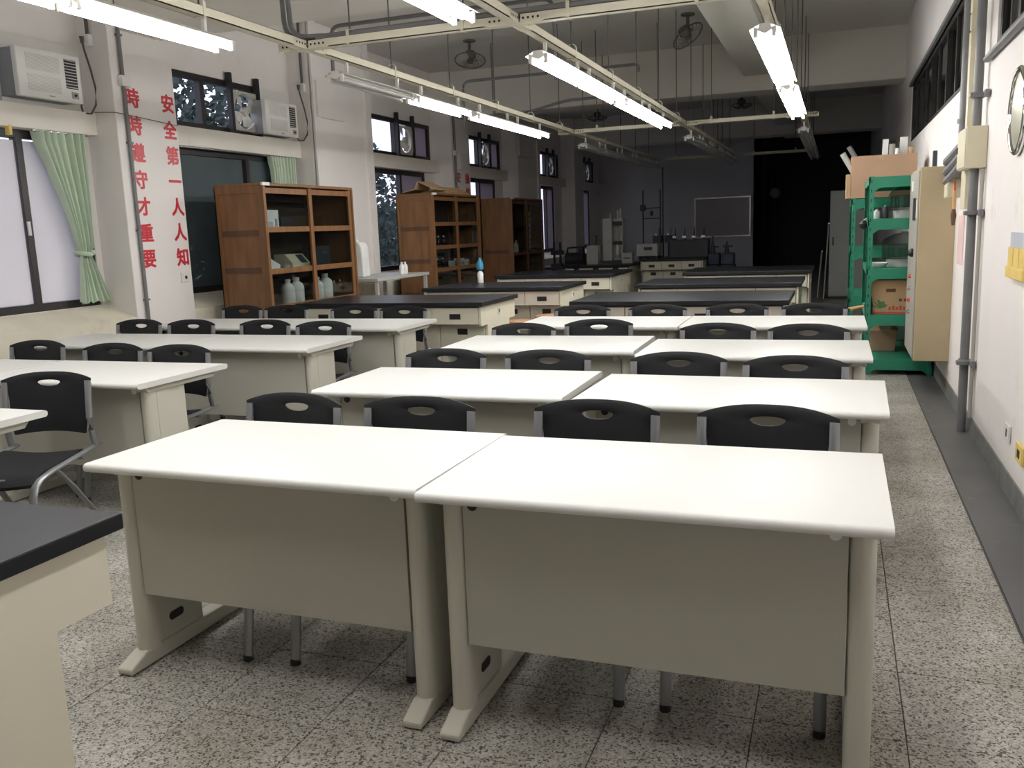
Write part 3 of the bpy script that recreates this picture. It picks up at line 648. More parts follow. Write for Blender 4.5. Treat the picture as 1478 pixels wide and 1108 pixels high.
conduit('ceiling_conduit', [(-4.75, 12.5, 2.0 + 0.9), (-4.75, 12.5, CEIL)], 0.02, 'dark vertical conduit beside the left row of lit lights')
# ------------------------------------------------------------------ left wall fittings
def aircon(y, z, label):
    t = thing('window_air_conditioner', label, 'air conditioner', (-6.55, y, z), 0, 'window air conditioners in the left wall')
    W_, H_ = 0.66, 0.40
    bx(0.0, 0.165, 0.012, W_ - 0.012, 0.01, H_ - 0.01).build('casing', 'aircon_grey', t, 0.004, seg=1)
    fr = bx(0.165, 0.225, 0, W_, 0, H_).build('front_panel', 'aircon_white', t, 0.014)
    for z0, z1 in ((0.225, 0.355), (0.055, 0.185)):
        bx(0.222, 0.2265, 0.09, 0.43, z0, z1).build('intake_grille', 'aircon_grille', t)
        g = MB()
        for k in range(11): zz = z0 + 0.006 + k * (z1 - z0 - 0.012) / 10; g.box(0.2265, 0.229, 0.09, 0.43, zz - 0.0022, zz + 0.0022)
        g.build('grille_slats', 'aircon_white', t)
    bx(0.222, 0.2262, 0.485, 0.615, 0.115, 0.36).build('outlet_vent', 'black_metal', t)
    for k in range(10): bx(0.222, 0.231, 0.485, 0.615, 0.124 + k * 0.025, 0.130 + k * 0.025).build('vent_slat', 'aircon_grille', t)
    cp = bx(0.222, 0.2275, 0.535, 0.61, 0.035, 0.09).build('control_plate', 'aircon_grey', t)
    MB().lathe([(0.011, 0.2275), (0.009, 0.242)], (0, 0.572, 0.062), 12, axis=0).build('knob', 'black_metal', cp)
    bx(0.222, 0.227, 0.29, 0.35, 0.022, 0.032).build('badge', 'aircon_grey', t)
    return t
aircon(5.73, 2.675, 'white window air conditioner at the upper left corner of the picture')
aircon(9.12, 2.655, 'white window air conditioner beside the exhaust fan above the first wooden cabinet')
tag(bx(-6.585, -6.545, 5.74, 6.575, 2.642, 3.218).build('mounting_board', 'aircon_white'), 'white board filling the opening around the corner air conditioner', 'board', 'boards around the air conditioners')
tag(bx(-6.585, -6.545, 9.29, 9.955, 2.642, 3.218).build('mounting_board', 'aircon_white'), 'white board around the air conditioner above the first wooden cabinet', 'board', 'boards around the air conditioners')
def exhaust(y0, y1, label, z0=2.68, z1=3.12):
    t = thing('exhaust_fan', label, 'fan', (-6.53, (y0 + y1) / 2, z0), 0, 'exhaust fans in the upper windows')
    hw = (y1 - y0) / 2; h = z1 - z0; R = min(hw, h / 2) * 0.9; n = 24; V = []; F = []
    for x in (-0.02, 0.035):
        for k in range(n):
            a = 2 * math.pi * k / n; c_, s_ = math.cos(a), math.sin(a); m = max(abs(c_) / hw, abs(s_) / (h / 2)); V.append((x, c_ / m, h / 2 + s_ / m))
        for k in range(n): a = 2 * math.pi * k / n; V.append((x, R * math.cos(a), h / 2 + R * math.sin(a)))
    for k in range(n):
        q = (k + 1) % n; F += [(k, q, n + q, n + k), (2 * n + k, 3 * n + k, 3 * n + q, 2 * n + q), (k, 2 * n + k, 2 * n + q, q), (n + k, n + q, 3 * n + q, 3 * n + k)]
    MB().add(V, F).build('housing', 'exhaust_beige', t)
    for k in range(4):
        a0 = 2 * math.pi * k / 4 + 0.5; V = []; F = []
        for i in range(5):
            a = a0 + (i - 2) * 0.24
            for j, rr in enumerate((0.04, R * (0.93 - 0.05 * abs(i - 2)))): V.append((0.01 + 0.02 * (i - 2) / 2, rr * math.cos(a), h / 2 + rr * math.sin(a))); V.append((0.006 + 0.02 * (i - 2) / 2, rr * math.cos(a), h / 2 + rr * math.sin(a)))
        for i in range(4): b = i * 4; F += [(b, b + 2, b + 6, b + 4), (b + 1, b + 5, b + 7, b + 3)]
        MB().add(V, F).build('blade', 'aircon_grille', t)
    MB().lathe([(0.05, -0.01), (0.05, 0.045), (0.02, 0.055)], (0, 0, h / 2), 14, axis=0).build('motor', 'exhaust_beige', t)
    for s in (-1, 1): bx(0.0, 0.055, s * (hw + 0.025) - 0.025, s * (hw + 0.025) + 0.025, -0.13, h + 0.18).build('support_bar', 'black_metal', t)
for y0, y1, l in ((8.74, 9.20, 'beige exhaust fan with four blades beside the second air conditioner'), (12.84, 13.34, 'exhaust fan in the upper window above the second cabinet'),
                  (16.3, 16.75, 'exhaust fan in the upper window above the third cabinet'), (20.55, 21.0, 'dim exhaust fan beyond the third cabinet'), (23.9, 24.35, 'farthest exhaust fan near the back corner')):
    exhaust(y0, y1, l)
t = thing('slotted_bar', 'black slotted bar beside the corner air conditioner', 'bar', (-6.53, 5.62, 2.55))
bx(0, 0.05, -0.03, 0.03, 0, 0.55).build('bar', 'black_metal', t)
for k in range(9): bx(0.05, 0.0512, -0.012, 0.012, 0.05 + k * 0.055, 0.075 + k * 0.055).build('slot', 'aircon_grille', t)
def curtain(name, prof, y_mid, label, x=-6.475, pleats=9, amp=0.03):
    """prof: (z, y_left, y_right)"""
    V = []; F = []; nu = pleats * 12
    rows = []
    for (a, b) in zip(prof, prof[1:]):
        k = max(1, int((a[0] - b[0]) / 0.05))
        for i in range(k): q = i / k; rows.append(tuple(a[j] + (b[j] - a[j]) * q for j in range(3)))
    rows.append(prof[-1])
    for side in (0, 1):
        for ri, (z, a, b) in enumerate(rows):
            wdt = b - a; am = amp * min(1, wdt / 0.25)
            for i in range(nu + 1):
                u = i / nu; ph = u * pleats * 2 * math.pi + 0.7 * math.sin(3.1 * u + z * 1.3)
                V.append((x + am * (2 * abs(math.sin(ph / 2)) ** 0.6 - 1) * (0.7 + 0.3 * math.sin(u * 9 + 1)) + 0.004 * side, a + wdt * u + 0.006 * math.cos(ph), z + 0.012 * math.sin(u * 23 + 2) * (1 if ri == len(rows) - 1 else 0)))
    n1 = nu + 1; o_ = len(rows) * n1
    for r_ in range(len(rows) - 1):
        for i in range(nu): a = r_ * n1 + i; F += [(a, a + 1, a + n1 + 1, a + n1), (o_ + a, o_ + a + n1, o_ + a + n1 + 1, o_ + a + 1)]
    t = thing(name, label, 'curtain', (0, 0, 0), 0, 'pale green curtains at the left windows')
    MB().add(V, F).build('drape', 'curtain_green', t, smooth=True)
    return t
c1 = curtain('window_curtain', [(2.425, 5.95, 6.50), (2.33, 5.96, 6.50), (2.26, 5.99, 6.49), (1.9, 6.12, 6.47), (1.62, 6.21, 6.45), (1.44, 6.25, 6.45), (1.36, 6.29, 6.41), (1.28, 6.26, 6.44), (1.1, 6.24, 6.51), (0.92, 6.22, 6.60)], 6.3, 'pale green curtain knotted at its middle beside the paper-covered window', amp=0.06, pleats=7)
MB().tube([(-6.475 + 0.075 * math.cos(k * math.pi / 6), 6.35 + 0.07 * math.sin(k * math.pi / 6), 1.365 + 0.012 * math.sin(k * 0.9)) for k in range(13)], 0.022, 8).build('tie', 'curtain_green', c1, smooth=True)
MB().tube([(-6.47, 5.93, 2.425), (-6.47, 6.53, 2.425)], 0.012, 6).build('curtain_rail', 'steel', c1)
c2 = curtain('window_curtain', [(2.425, 9.32, 9.88), (2.33, 9.33, 9.88), (2.26, 9.35, 9.87), (1.0, 9.36, 9.88)], 9.6, 'pale green curtain hanging straight above the first wooden cabinet', amp=0.035)
MB().tube([(-6.47, 7.5, 2.425), (-6.47, 9.9, 2.425)], 0.012, 6).build('curtain_rail', 'steel', c2)
# slogans in red characters -------------------------------------------------------------------------------
def glyph(ch, parent, y, z, size, x, bold=0.018):
    cu = bpy.data.curves.new('glyph', 'FONT'); cu.body = ch; cu.align_x = 'CENTER'; cu.size = size; cu.extrude = 0.0015; cu.resolution_u = 3
    tmp = bpy.data.objects.new('glyph', cu); COL.objects.link(tmp)
    dg = bpy.context.evaluated_depsgraph_get(); me = bpy.data.meshes.new_from_object(tmp.evaluated_get(dg), depsgraph=dg)
    bpy.data.objects.remove(tmp)
    vs = [v.co.copy() for v in me.vertices]
    cx = (min(v.x for v in vs) + max(v.x for v in vs)) / 2; cy_ = (min(v.y for v in vs) + max(v.y for v in vs)) / 2
    for v in me.vertices: v.co = Vector((v.co.z, v.co.x - cx, v.co.y - cy_))
    nv = [v.co.copy() for v in me.vertices]; fc = [tuple(p.vertices) for p in me.polygons]; mb = MB(); bpy.data.meshes.remove(me)
    for k in range(8):                                             # heavier strokes: the outline swept round a small circle
        a = k * math.pi / 4; dy, dz = bold * size * math.cos(a), bold * size * math.sin(a)
        mb.add([(v.x + 0.00004 * k, v.y + dy, v.z + dz) for v in nv], fc)
    me = bpy.data.meshes.new('character'); me.from_pydata(mb.v, [], mb.f); me.update()
    me.materials.append(M['letter_red'])
    o = bpy.data.objects.new('character', me); COL.objects.link(o); o.parent = parent; o.location = (x, y, z)
for txt, y, ztop, label, pitch, size in (('時時遵守才重要', 6.85, 2.775, 'left line of red Chinese characters on the column, beside the grey pipe', 0.2475, 0.182),
                                         ('安全第一人人知', 7.315, 2.775, 'right line of red Chinese characters on the column, beside the tinted window', 0.2475, 0.182)):
    t = thing('wall_slogan', label, 'lettering', (XC, 0, 0), 0, 'red slogans on the columns')
    for k, ch in enumerate(txt): glyph(ch, t, y, ztop - k * pitch, size, 0.003, 0.03)
for txt, y, label in (('安全', 14.45, 'left pair of red Chinese characters on the far column'), ('操作', 14.84, 'right pair of red Chinese characters on the far column')):
    t = thing('wall_slogan', label, 'lettering', (XC, 0, 0), 0, 'red slogans on the columns')
    for k, ch in enumerate(txt): glyph(ch, t, y, 2.36 - k * 0.25, 0.19, 0.003, 0.03)
# pipes, boxes, cords on the columns ------------------------------------------------------------------------
t = thing('wall_conduit', 'dark grey conduit running down the slogan column', 'conduit', (XC + 0.022, 6.735, 0), 0, 'conduits on the columns')
MB().tube([(0, 0, 0.0), (0, 0, 2.86)], 0.018, 8).build('pipe', 'conduit_grey', t, smooth=True); MB().tube([(0, 0, 2.95), (0, 0, CEIL)], 0.018, 8).build('pipe', 'conduit_grey', t, smooth=True)
bx(-0.02, 0.03, -0.045, 0.065, 2.86, 2.955).build('junction_box', 'plug_white', t, 0.005)
for z in (0.9, 1.55, 2.35, 3.3): bx(-0.022, 0.022, -0.024, 0.024, z, z + 0.018).build('clip', 'conduit_grey', t)
t = thing('wall_conduit', 'dark conduit on the far column beside the red characters', 'conduit', (XC + 0.022, 14.30, 0), 0, 'conduits on the columns')
MB().tube([(0, 0, 0.0), (0, 0, 3.36)], 0.022, 8).build('pipe', 'conduit_grey', t, smooth=True)
bx(-0.02, 0.03, -0.05, 0.05, 2.72, 2.8).build('junction_box', 'plug_white', t, 0.005)
tag(bx(XC, XC + 0.05, 14.48, 14.80, 2.50, 2.77).build('wall_box', 'lintel_paint', None, 0.006), 'pale square wall box above the far red characters', 'box')
t = thing('wall_socket', 'small white wall socket below the right slogan line', 'socket', (XC, 7.315, 1.085), 0)
bx(0, 0.012, -0.055, 0.055, -0.05, 0.05).build('plate', 'plug_white', t, 0.003); MB().lathe([(0.018, 0.012), (0.018, 0.014)], (0, 0.01, 0), 12, axis=0).build('hole', 'hole_dark', t)
for (x, y, z, e, l) in ((-6.40, 6.60, 3.26, (-6.36, 6.40, 2.70), 'white plug box with hanging dark cord on the slogan column'), (-6.33, 9.95, 3.28, (-6.36, 9.79, 2.72), 'white plug box with hanging dark cord on the wide column')):
    t = thing('plug_box', l, 'socket', (x, y, z), 0, 'plug boxes for the air conditioners')
    bx(-0.035, 0.035, -0.03, 0.02, -0.05, 0.05).build('box', 'plug_white', t, 0.005)
    MB().tube([(0, -0.005, 0.05), (0, -0.005, CEIL - z if y < 6.7 else CEIL - z)], 0.016, 8).build('pipe', 'cable_dark', t)
    ex = Vector(e) - Vector((x, y, z))
    MB().tube([(-0.03, -0.045, -0.01), (-0.01, -0.05, -0.09), (0.03, -0.045, -0.25), (0.06, -0.04, -0.42), (0.05, -0.045, -0.57), (0.0, -0.06, -0.645), (-0.05, -0.10, -0.64), (ex.x * 0.6 - 0.05, ex.y * 0.7, -0.60), (ex.x, ex.y, ex.z + 0.03)], 0.009, 8).build('cord', 'cable_dark', t, smooth=True)
    MB().tube([(-0.03, -0.045, 0.03), (-0.03, -0.045, -0.03)], [0.022, 0.012], 8).build('plug', 'cable_dark', t)
tag(bx(-6.47, -6.42, 5.66, 5.69, 2.36, 2.44).build('curtain_weight', 'card_yellow', None, 0.004), 'small yellowish pull block hanging at the top of the papered window', 'pull')
# ------------------------------------------------------------------ wooden glass-front cabinets
def cabinet(y0, label, rows, side_rails, tall=False, H_=2.0, W_=1.78, D_=0.6):
    t = thing('wooden_cabinet', label, 'cabinet', (-6.05, y0, 0), 0, 'brown glass-front cabinets along the windows')
    th = 0.03
    bx(0, D_, 0, W_, H_ - th, H_).build('top_board', 'wood', t, 0.003, seg=1); bx(0, D_, 0, W_, 0.0, 0.10).build('base_board', 'wood_dark', t)
    bx(0, 0.012, 0, W_, 0.1, H_ - th).build('back_board', 'cabinet_inside', t)
    for yy, nm in ((0, 'side_frame'), (W_ - th, 'side_frame')):
        s = MB(); s.box(0, 0.05, yy, yy + th, 0.1, H_ - th); s.box(D_ - 0.09, D_, yy, yy + th, 0.1, H_ - th); s.box(0.05, D_ - 0.09, yy, yy + th, H_ - th - 0.07, H_ - th); s.box(0.05, D_ - 0.09, yy, yy + th, 0.1, 0.17)
        s.build(nm, 'wood', t)
        zs = [0.17] + side_rails + [H_ - th - 0.07]
        for z in side_rails: bx(0.05, D_ - 0.09, yy + 0.003, yy + th - 0.003, z - 0.03, z + 0.03).build('side_rail', 'wood_dark', t)
        for a, b in zip(zs, zs[1:]): bx(0.05, D_ - 0.09, yy + 0.011, yy + th - 0.011, a, b).build('side_panel', 'wood', t)
    for z in rows: bx(0.012, D_ - 0.09, th, W_ - th, z - 0.012, z + 0.012).build('shelf', 'wood_dark', t)
    for k, (a, b, xo) in enumerate(((th, W_ / 2 + 0.04, D_ - 0.035), (W_ / 2 - 0.04, W_ - th, D_ - 0.065 + 0.05))):
        d = bpy.data.objects.new('door', None); COL.objects.link(d); d.parent = t
        fr = MB(); fw = 0.06
        fr.box(xo - 0.022, xo, a, a + fw, 0.11, H_ - th - 0.005); fr.box(xo - 0.022, xo, b - fw, b, 0.11, H_ - th - 0.005)
        for z in [0.14, H_ - th - 0.045] + ([1.0] if tall else rows): fr.box(xo - 0.022, xo, a + fw, b - fw, z - 0.028, z + 0.028)
        fr.build('door_frame', 'wood' if not tall else 'wood_dark', d)
        zs = [0.168] + (sorted([1.0]) if tall else sorted(rows)) + [H_ - th - 0.073]
        for zi, (p, q) in enumerate(zip(zs, zs[1:])): bx(xo - 0.013, xo - 0.009, a + fw, b - fw, p + (0.028 if zi else 0), q - (0.028 if zi < len(zs) - 2 else 0)).build('pane', 'cabinet_glass', d)
        yk = a + 0.03 if k == 0 else b - 0.03
        MB().lathe([(0.012, xo), (0.012, xo + 0.008)], (0, yk, rows[-2] if len(rows) > 1 else 1.0), 10, axis=0).build('lock', 'steel', d)
    bx(D_ - 0.02, D_ + 0.003, -0.003, 0.12, H_ - 0.028, H_ + 0.003).build('label_card', 'plug_white', t)
    return t
ROWS1 = [0.36, 0.72, 1.10, 1.53]
cabinet(7.70, 'nearest wooden glass-front cabinet holding white bottles and a white carton', ROWS1, [0.62, 1.12, 1.50])
cabinet(11.75, 'second wooden glass-front cabinet with folded cardboard lying on top', [0.22, 0.55, 0.89, 1.22, 1.56], [0.55, 1.03, 1.5])
cabinet(15.05, 'third wooden glass-front cabinet, darker, with tall panes', [0.5, 1.0, 1.5], [1.05], tall=True)
def bottle(x, y, z, h, r, label, material='bottle_plastic', capm='bottle_plastic', grp='bottles in the wooden cabinets'):
    t = thing('bottle', label, 'bottle', (x, y, z), 0, grp)
    MB().lathe([(r * 0.96, 0), (r, 0.01), (r, h * 0.62), (r * 0.85, h * 0.74), (r * 0.38, h * 0.85), (r * 0.36, h * 0.90)], n=14).build('body', material, t, smooth=True)
    MB().lathe([(r * 0.42, h * 0.88), (r * 0.42, h), (r * 0.36, h * 1.005)], n=12).build('cap', capm, t, smooth=True)
    return t
for k, (y, h, r, l) in enumerate(((8.28, 0.26, 0.075, 'pale jerry bottle, leftmost on the lower shelf of the nearest cabinet'), (8.45, 0.27, 0.08, 'pale bottle, second on the lower shelf of the nearest cabinet'),
                                  (8.87, 0.25, 0.07, 'white bottle just right of the door stile in the nearest cabinet'), (9.04, 0.28, 0.085, 'largest white bottle on the lower shelf of the nearest cabinet'))):
    bottle(-5.64, y, 0.732, h, r, l)
for y, l in ((9.2, 'small glass jar beside the white bottles in the nearest cabinet'), (9.33, 'small glass jar at the right end of the lower shelf')):
    bottle(-5.62, y, 0.732, 0.19, 0.04, l, 'clear_jar', 'steel')
t = thing('carton', 'white carton with printed side in the top left of the nearest cabinet', 'box', (-5.75, 7.92, 1.542))
bx(0, 0.2, -0.13, 0.16, 0, 0.19).build('box', 'white_plastic', t, 0.003, seg=1); bx(0.2, 0.2015, -0.10, -0.06, 0.11, 0.16).build('print', 'machine_dark', t); bx(0.2, 0.2015, 0.09, 0.13, 0.02, 0.10).build('print', 'aircon_grey', t); bx(0.2, 0.2015, -0.10, 0.05, 0.02, 0.07).build('print', 'card_blue', t)
t = thing('meter_instrument', 'beige bench instrument on the middle shelf of the nearest cabinet', 'instrument', (-5.68, 8.46, 1.112))
MB().prism([(-0.12, 0), (0.12, 0), (0.12, 0.05), (0.03, 0.15), (-0.12, 0.15)], 1, -0.17, 0.17).build('case', 'beige_box', t, 0.004, seg=1); MB().prism([(0.1225, 0.052), (0.1235, 0.054), (0.045, 0.140), (0.0435, 0.138)], 1, 0.0, 0.12).build('display', 'machine_dark', t)
t = thing('weighing_scale', 'grey round dish on the middle shelf of the nearest cabinet', 'dish', (-5.62, 8.22, 1.112))
MB().lathe([(0.05, 0), (0.065, 0.04), (0.06, 0.042), (0.045, 0.008)], n=16).build('bowl', 'machine_grey', t, smooth=True)
t = thing('wedge_stand', 'white sloping stand on the middle shelf of the nearest cabinet', 'stand', (-5.66, 7.98, 1.112))
MB().prism([(-0.12, 0), (0.12, 0), (0.12, 0.05), (-0.02, 0.11), (-0.12, 0.17)], 0, -0.07, 0.07).build('body', 'white_plastic', t, 0.003, seg=1)
for y, z, w, h, l in ((8.45, 1.542, 0.22, 0.12, 'dark box at the back of the top shelf of the nearest cabinet'), (9.15, 1.112, 0.3, 0.22, 'black case on the right middle shelf of the nearest cabinet')):
    t = thing('instrument_case', l, 'case', (-5.8, y, z)); bx(-0.1, 0.1, -w / 2, w / 2, 0, h).build('shell', 'machine_dark', t, 0.008); bx(0.1, 0.112, -0.04, 0.04, h * 0.6, h * 0.7).build('handle', 'steel', t)
for y, l in ((8.02, 'white plastic tub, left one on the low shelf of the nearest cabinet'), (8.42, 'white plastic tub, right one on the low shelf of the nearest cabinet')):
    t = thing('plastic_tub', l, 'tub', (-5.66, y, 0.372)); MB().lathe([(0.10, 0), (0.13, 0.2), (0.135, 0.2), (0.135, 0.215), (0.10, 0.225)], n=16).build('bucket', 'bottle_plastic', t, smooth=True)
for k, (y, z, m_) in enumerate(((11.98, 1.235, 'clear_jar'), (12.10, 1.235, 'clear_jar'), (12.22, 1.235, 'clear_jar'), (12.42, 1.235, 'clear_jar'), (12.15, 0.905, 'clear_jar'), (12.35, 0.905, 'clear_jar'))):
    bottle(-5.62, y, z, 0.15, 0.035, f'small clear glass vessel in the second cabinet, {ORD[k]} counted from the upper left', m_, 'plug_white')
for k, (y, w) in enumerate(((12.75, 0.12), (12.98, 0.16), (13.2, 0.10))):
    t = thing('paper_carton', f'small pale carton in the second cabinet, {ORD[k]} from the left on its shelf', 'box', (-5.62, y, 0.905)); bx(-0.06, 0.06, -w / 2, w / 2, 0, 0.09 + 0.03 * (k == 1)).build('box', 'plug_white', t, 0.003, seg=1); bx(0.06, 0.0615, -w / 3, w / 3, 0.02, 0.06).build('print', 'aircon_grey', t)
t = thing('hanging_notice', 'narrow white notice strip inside the third cabinet door', 'notice', (-5.52, 16.18, 1.05)); 
for k in range(7): bx(0, 0.002, -0.045, 0.045, k * 0.105, k * 0.105 + 0.085).build('sheet', 'paper_sheet', t)
for k, (y, h) in enumerate(((15.55, 0.17), (15.75, 0.22))): bottle(-5.65, y, 1.012, h, 0.05, f'white bottle on the upper shelf of the third cabinet, {("left", "right")[k]} one', 'white_plastic', 'plug_white')
# folded cardboard on the second cabinet
t = thing('folded_cardboard', 'folded brown cardboard sheets with one corner bent up on the second cabinet', 'cardboard', (-5.78, 11.95, 2.004))
MB().prism([(-0.28, 0.0), (0.0, 0.07), (0.05, 0.17), (0.06, 0.175), (0.30, 0.06), (0.30, 0.05), (0.06, 0.16), (0.01, 0.055), (-0.28, -0.0)], 1, -0.12, 0.35).build('bent_sheet', 'cardboard_tan', t)
t2 = thing('cardboard_stack', 'flat brown cardboard pieces stacked on the second cabinet', 'cardboard', (-5.75, 12.62, 2.004))
for k in range(4): bx(-0.25 + 0.02 * k, 0.27 - 0.03 * k, -0.32 + 0.05 * k, 0.62 - 0.08 * k, k * 0.028, k * 0.028 + 0.02).build('sheet', 'cardboard_tan', t2)
# ------------------------------------------------------------------ table by the wide column with sink things
t = thing('side_table', 'grey table standing between the first and second cabinets', 'table', (-5.72, 10.55, 0))
bx(-0.36, 0.36, -0.75, 0.75, 0.86, 0.90).build('tabletop', 'machine_grey', t, 0.004, seg=1)
for sx in (-0.32, 0.32):
    for sy in (-0.70, 0.70): bx(sx - 0.02, sx + 0.02, sy - 0.02, sy + 0.02, 0, 0.86).build('leg', 'machine_grey', t)
t = thing('white_canister', 'tall white plastic canister beside the first wooden cabinet', 'canister', (-5.85, 10.2, 0.902))
MB().prism([(-0.13, 0), (0.13, 0), (0.12, 0.38), (0.08, 0.45), (-0.08, 0.45), (-0.12, 0.38)], 1, -0.09, 0.09).build('body', 'white_plastic', t, 0.02); MB().lathe([(0.03, 0.45), (0.03, 0.485)], n=12).build('cap', 'white_plastic', t)
t = thing('storage_bin', 'grey plastic bin under the table between the cabinets', 'bin', (-5.62, 10.45, 0.0))
MB().lathe([(0.15, 0), (0.2, 0.45), (0.215, 0.45), (0.215, 0.48), (0.19, 0.48)], n=18).build('body', 'machine_grey', t, smooth=True)
for k, y in enumerate((10.75, 10.85)): bottle(-5.5, y, 0.902, 0.16, 0.035, f'small white bottle on the table between cabinets, {("left", "right")[k]} one', 'white_plastic', 'white_plastic', 'bottles on the side table')
t = thing('wash_bottle', 'blue-topped clear bottle on the middle bench of the left column', 'bottle', (-4.15, 10.22, 0.801))
MB().lathe([(0.035, 0), (0.037, 0.01), (0.037, 0.12), (0.015, 0.15)], n=14).build('body', 'white_plastic', t, smooth=True); MB().lathe([(0.02, 0.148), (0.045, 0.17), (0.045, 0.23), (0.02, 0.28), (0.01, 0.31)], n=14).build('cap', 'cyan_plastic', t, smooth=True)
def stool(x, y, h, label):
    t = thing('round_stool', label, 'stool', (x, y, 0), 0, 'wooden-topped stools')
    MB().lathe([(0.15, h - 0.03), (0.16, h - 0.02), (0.16, h - 0.008), (0.15, h)], n=24).build('seat', 'wood_light', t, smooth=True)
    for k in range(4):
        a = math.pi / 4 + k * math.pi / 2; MB().tube([(0.11 * math.cos(a), 0.11 * math.sin(a), h - 0.03), (0.17 * math.cos(a), 0.17 * math.sin(a), 0.0)], 0.011, 6).build('leg', 'chair_metal', t)
    MB().tube([(0.145 * math.cos(k * math.pi / 10), 0.145 * math.sin(k * math.pi / 10), 0.2) for k in range(21)], 0.007, 6).build('foot_ring', 'chair_metal', t)
stool(-2.86, 8.95, 0.53, 'round wooden stool, right one beside the first cream bench')
stool(-3.16, 8.80, 0.49, 'round wooden stool half hidden behind the first cream bench corner')
# ------------------------------------------------------------------ right wall fittings
t = thing('wall_pipe', 'thick dark grey pipe running down the right wall to the floor', 'pipe', (0.806, 6.42, 0), 0, 'pipes on the right wall')
MB().tube([(0, 0, 0.0), (0, 0, CEIL)], 0.028, 12).build('pipe', 'conduit_grey', t, smooth=True)
for z in (0.46, 1.42, 2.14):
    s_ = MB(); s_.lathe([(0.037, z), (0.037, z + 0.03)], n=14); s_.box(-0.055, 0.045, -0.10, -0.03, z + 0.003, z + 0.027); s_.box(0.02, 0.046, -0.16, -0.09, z - 0.005, z + 0.035)
    s_.build('strap', 'conduit_grey', t)
t = thing('wall_pipe', 'grey pipe left of the cream duct above the junction box', 'pipe', (0.80, 7.05, 0), 0, 'pipes on the right wall')
MB().tube([(0, 0, 1.80), (0, 0, CEIL)], 0.026, 12).build('pipe', 'conduit_grey', t, smooth=True)
for z in (2.05, 2.88): MB().lathe([(0.037, z), (0.037, z + 0.03)], n=14).build('strap', 'conduit_grey', t)
t = thing('wall_pipe', 'thin pale pipe beside the thick grey pipe', 'pipe', (0.838, 6.30, 0), 0, 'pipes on the right wall')
MB().tube([(0, 0, 0.12), (0, 0, 1.70)], 0.012, 8).build('pipe', 'pale_front', t, smooth=True)
t = thing('cable_duct', 'cream square cable duct between two grey pipes on the right wall', 'duct', (0.83, 6.75, 0), 0)
bx(-0.045, 0.028, -0.045, 0.045, 1.90, CEIL - 0.004).build('duct', 'beige_box', t); bx(-0.045, 0.028, -0.12, 0.11, 1.46, 1.72).build('lower_duct', 'beige_box', t)
for k in range(4): MB().lathe([(0.006, -0.0305), (0.006, -0.034)], (-0.015, 0.0, 2.6 + k * 0.11), 8, axis=0).build('screw', 'hole_dark', t)
t = thing('junction_box', 'beige metal junction box on the pipes of the right wall', 'box', (0.74, 6.30, 1.71))
bx(0, 0.119, 0, 0.40, 0, 0.255).build('body', 'beige_box', t, 0.006); bx(-0.006, 0, 0.008, 0.392, 0.01, 0.245).build('lid', 'beige_box', t, 0.002, seg=1); bx(-0.012, -0.006, 0.36, 0.38, 0.11, 0.15).build('latch', 'black_metal', t)
conduit('wall_conduit', [(0.835, 6.34, 2.36), (0.835, 0.5, 2.36)], 0.022, 'grey conduit running along the sill of the nearest high window')
t = thing('round_mirror', 'round chrome-rimmed mirror cut by the right picture edge', 'mirror', (0.857, 5.235, 1.935))
MB().tube([(-0.012, 0.205 * math.cos(k * math.pi / 20), 0.205 * math.sin(k * math.pi / 20)) for k in range(41)], 0.017, 10, cap=False).build('rim', 'chrome', t, smooth=True)
MB().lathe([(0.198, -0.004), (0.198, -0.012), (0.15, -0.02), (0.08, -0.026), (0.0, -0.028)], n=32, axis=0).build('glass', 'mirror_face', t, smooth=True)
t = thing('card_rack', 'pale card rack with yellow cards at the right picture edge', 'rack', (0.858, 5.05, 1.10))
bx(-0.006, 0, -0.25, 0.235, 0, 0.23).build('backing', 'card_blue', t); bx(-0.03, -0.006, -0.25, 0.20, 0.0, 0.06).build('pocket', 'card_yellow', t, 0.006)
for k, y in enumerate((0.06, -0.09, -0.24)): bx(-0.022, -0.012, y, y + 0.13, 0.045, 0.155).build('card', 'card_yellow', t, 0.002, seg=1)
for k in range(4): MB().lathe([(0.009, -0.008), (0.009, -0.014)], (0, 0.215, 0.03 + k * 0.035), 8, axis=0).build('peg', 'machine_grey', t)
t = thing('wall_socket', 'white wall socket low on the right wall', 'socket', (0.858, 5.05, 0.31), 0, 'outlets low on the right wall'); bx(-0.012, 0, -0.06, 0.06, -0.045, 0.045).build('plate', 'plug_white', t, 0.004); bx(-0.0135, -0.012, -0.012, 0.012, -0.02, 0.02).build('hole', 'hole_dark', t)
t = thing('wall_socket', 'yellowed wall socket low on the right wall at the picture edge', 'socket', (0.858, 4.70, 0.285), 0, 'outlets low on the right wall'); bx(-0.014, 0, -0.08, 0.08, -0.045, 0.045).build('plate', 'card_yellow', t, 0.004); bx(-0.0155, -0.014, -0.03, 0.03, -0.02, 0.02).build('hole', 'hole_dark', t)
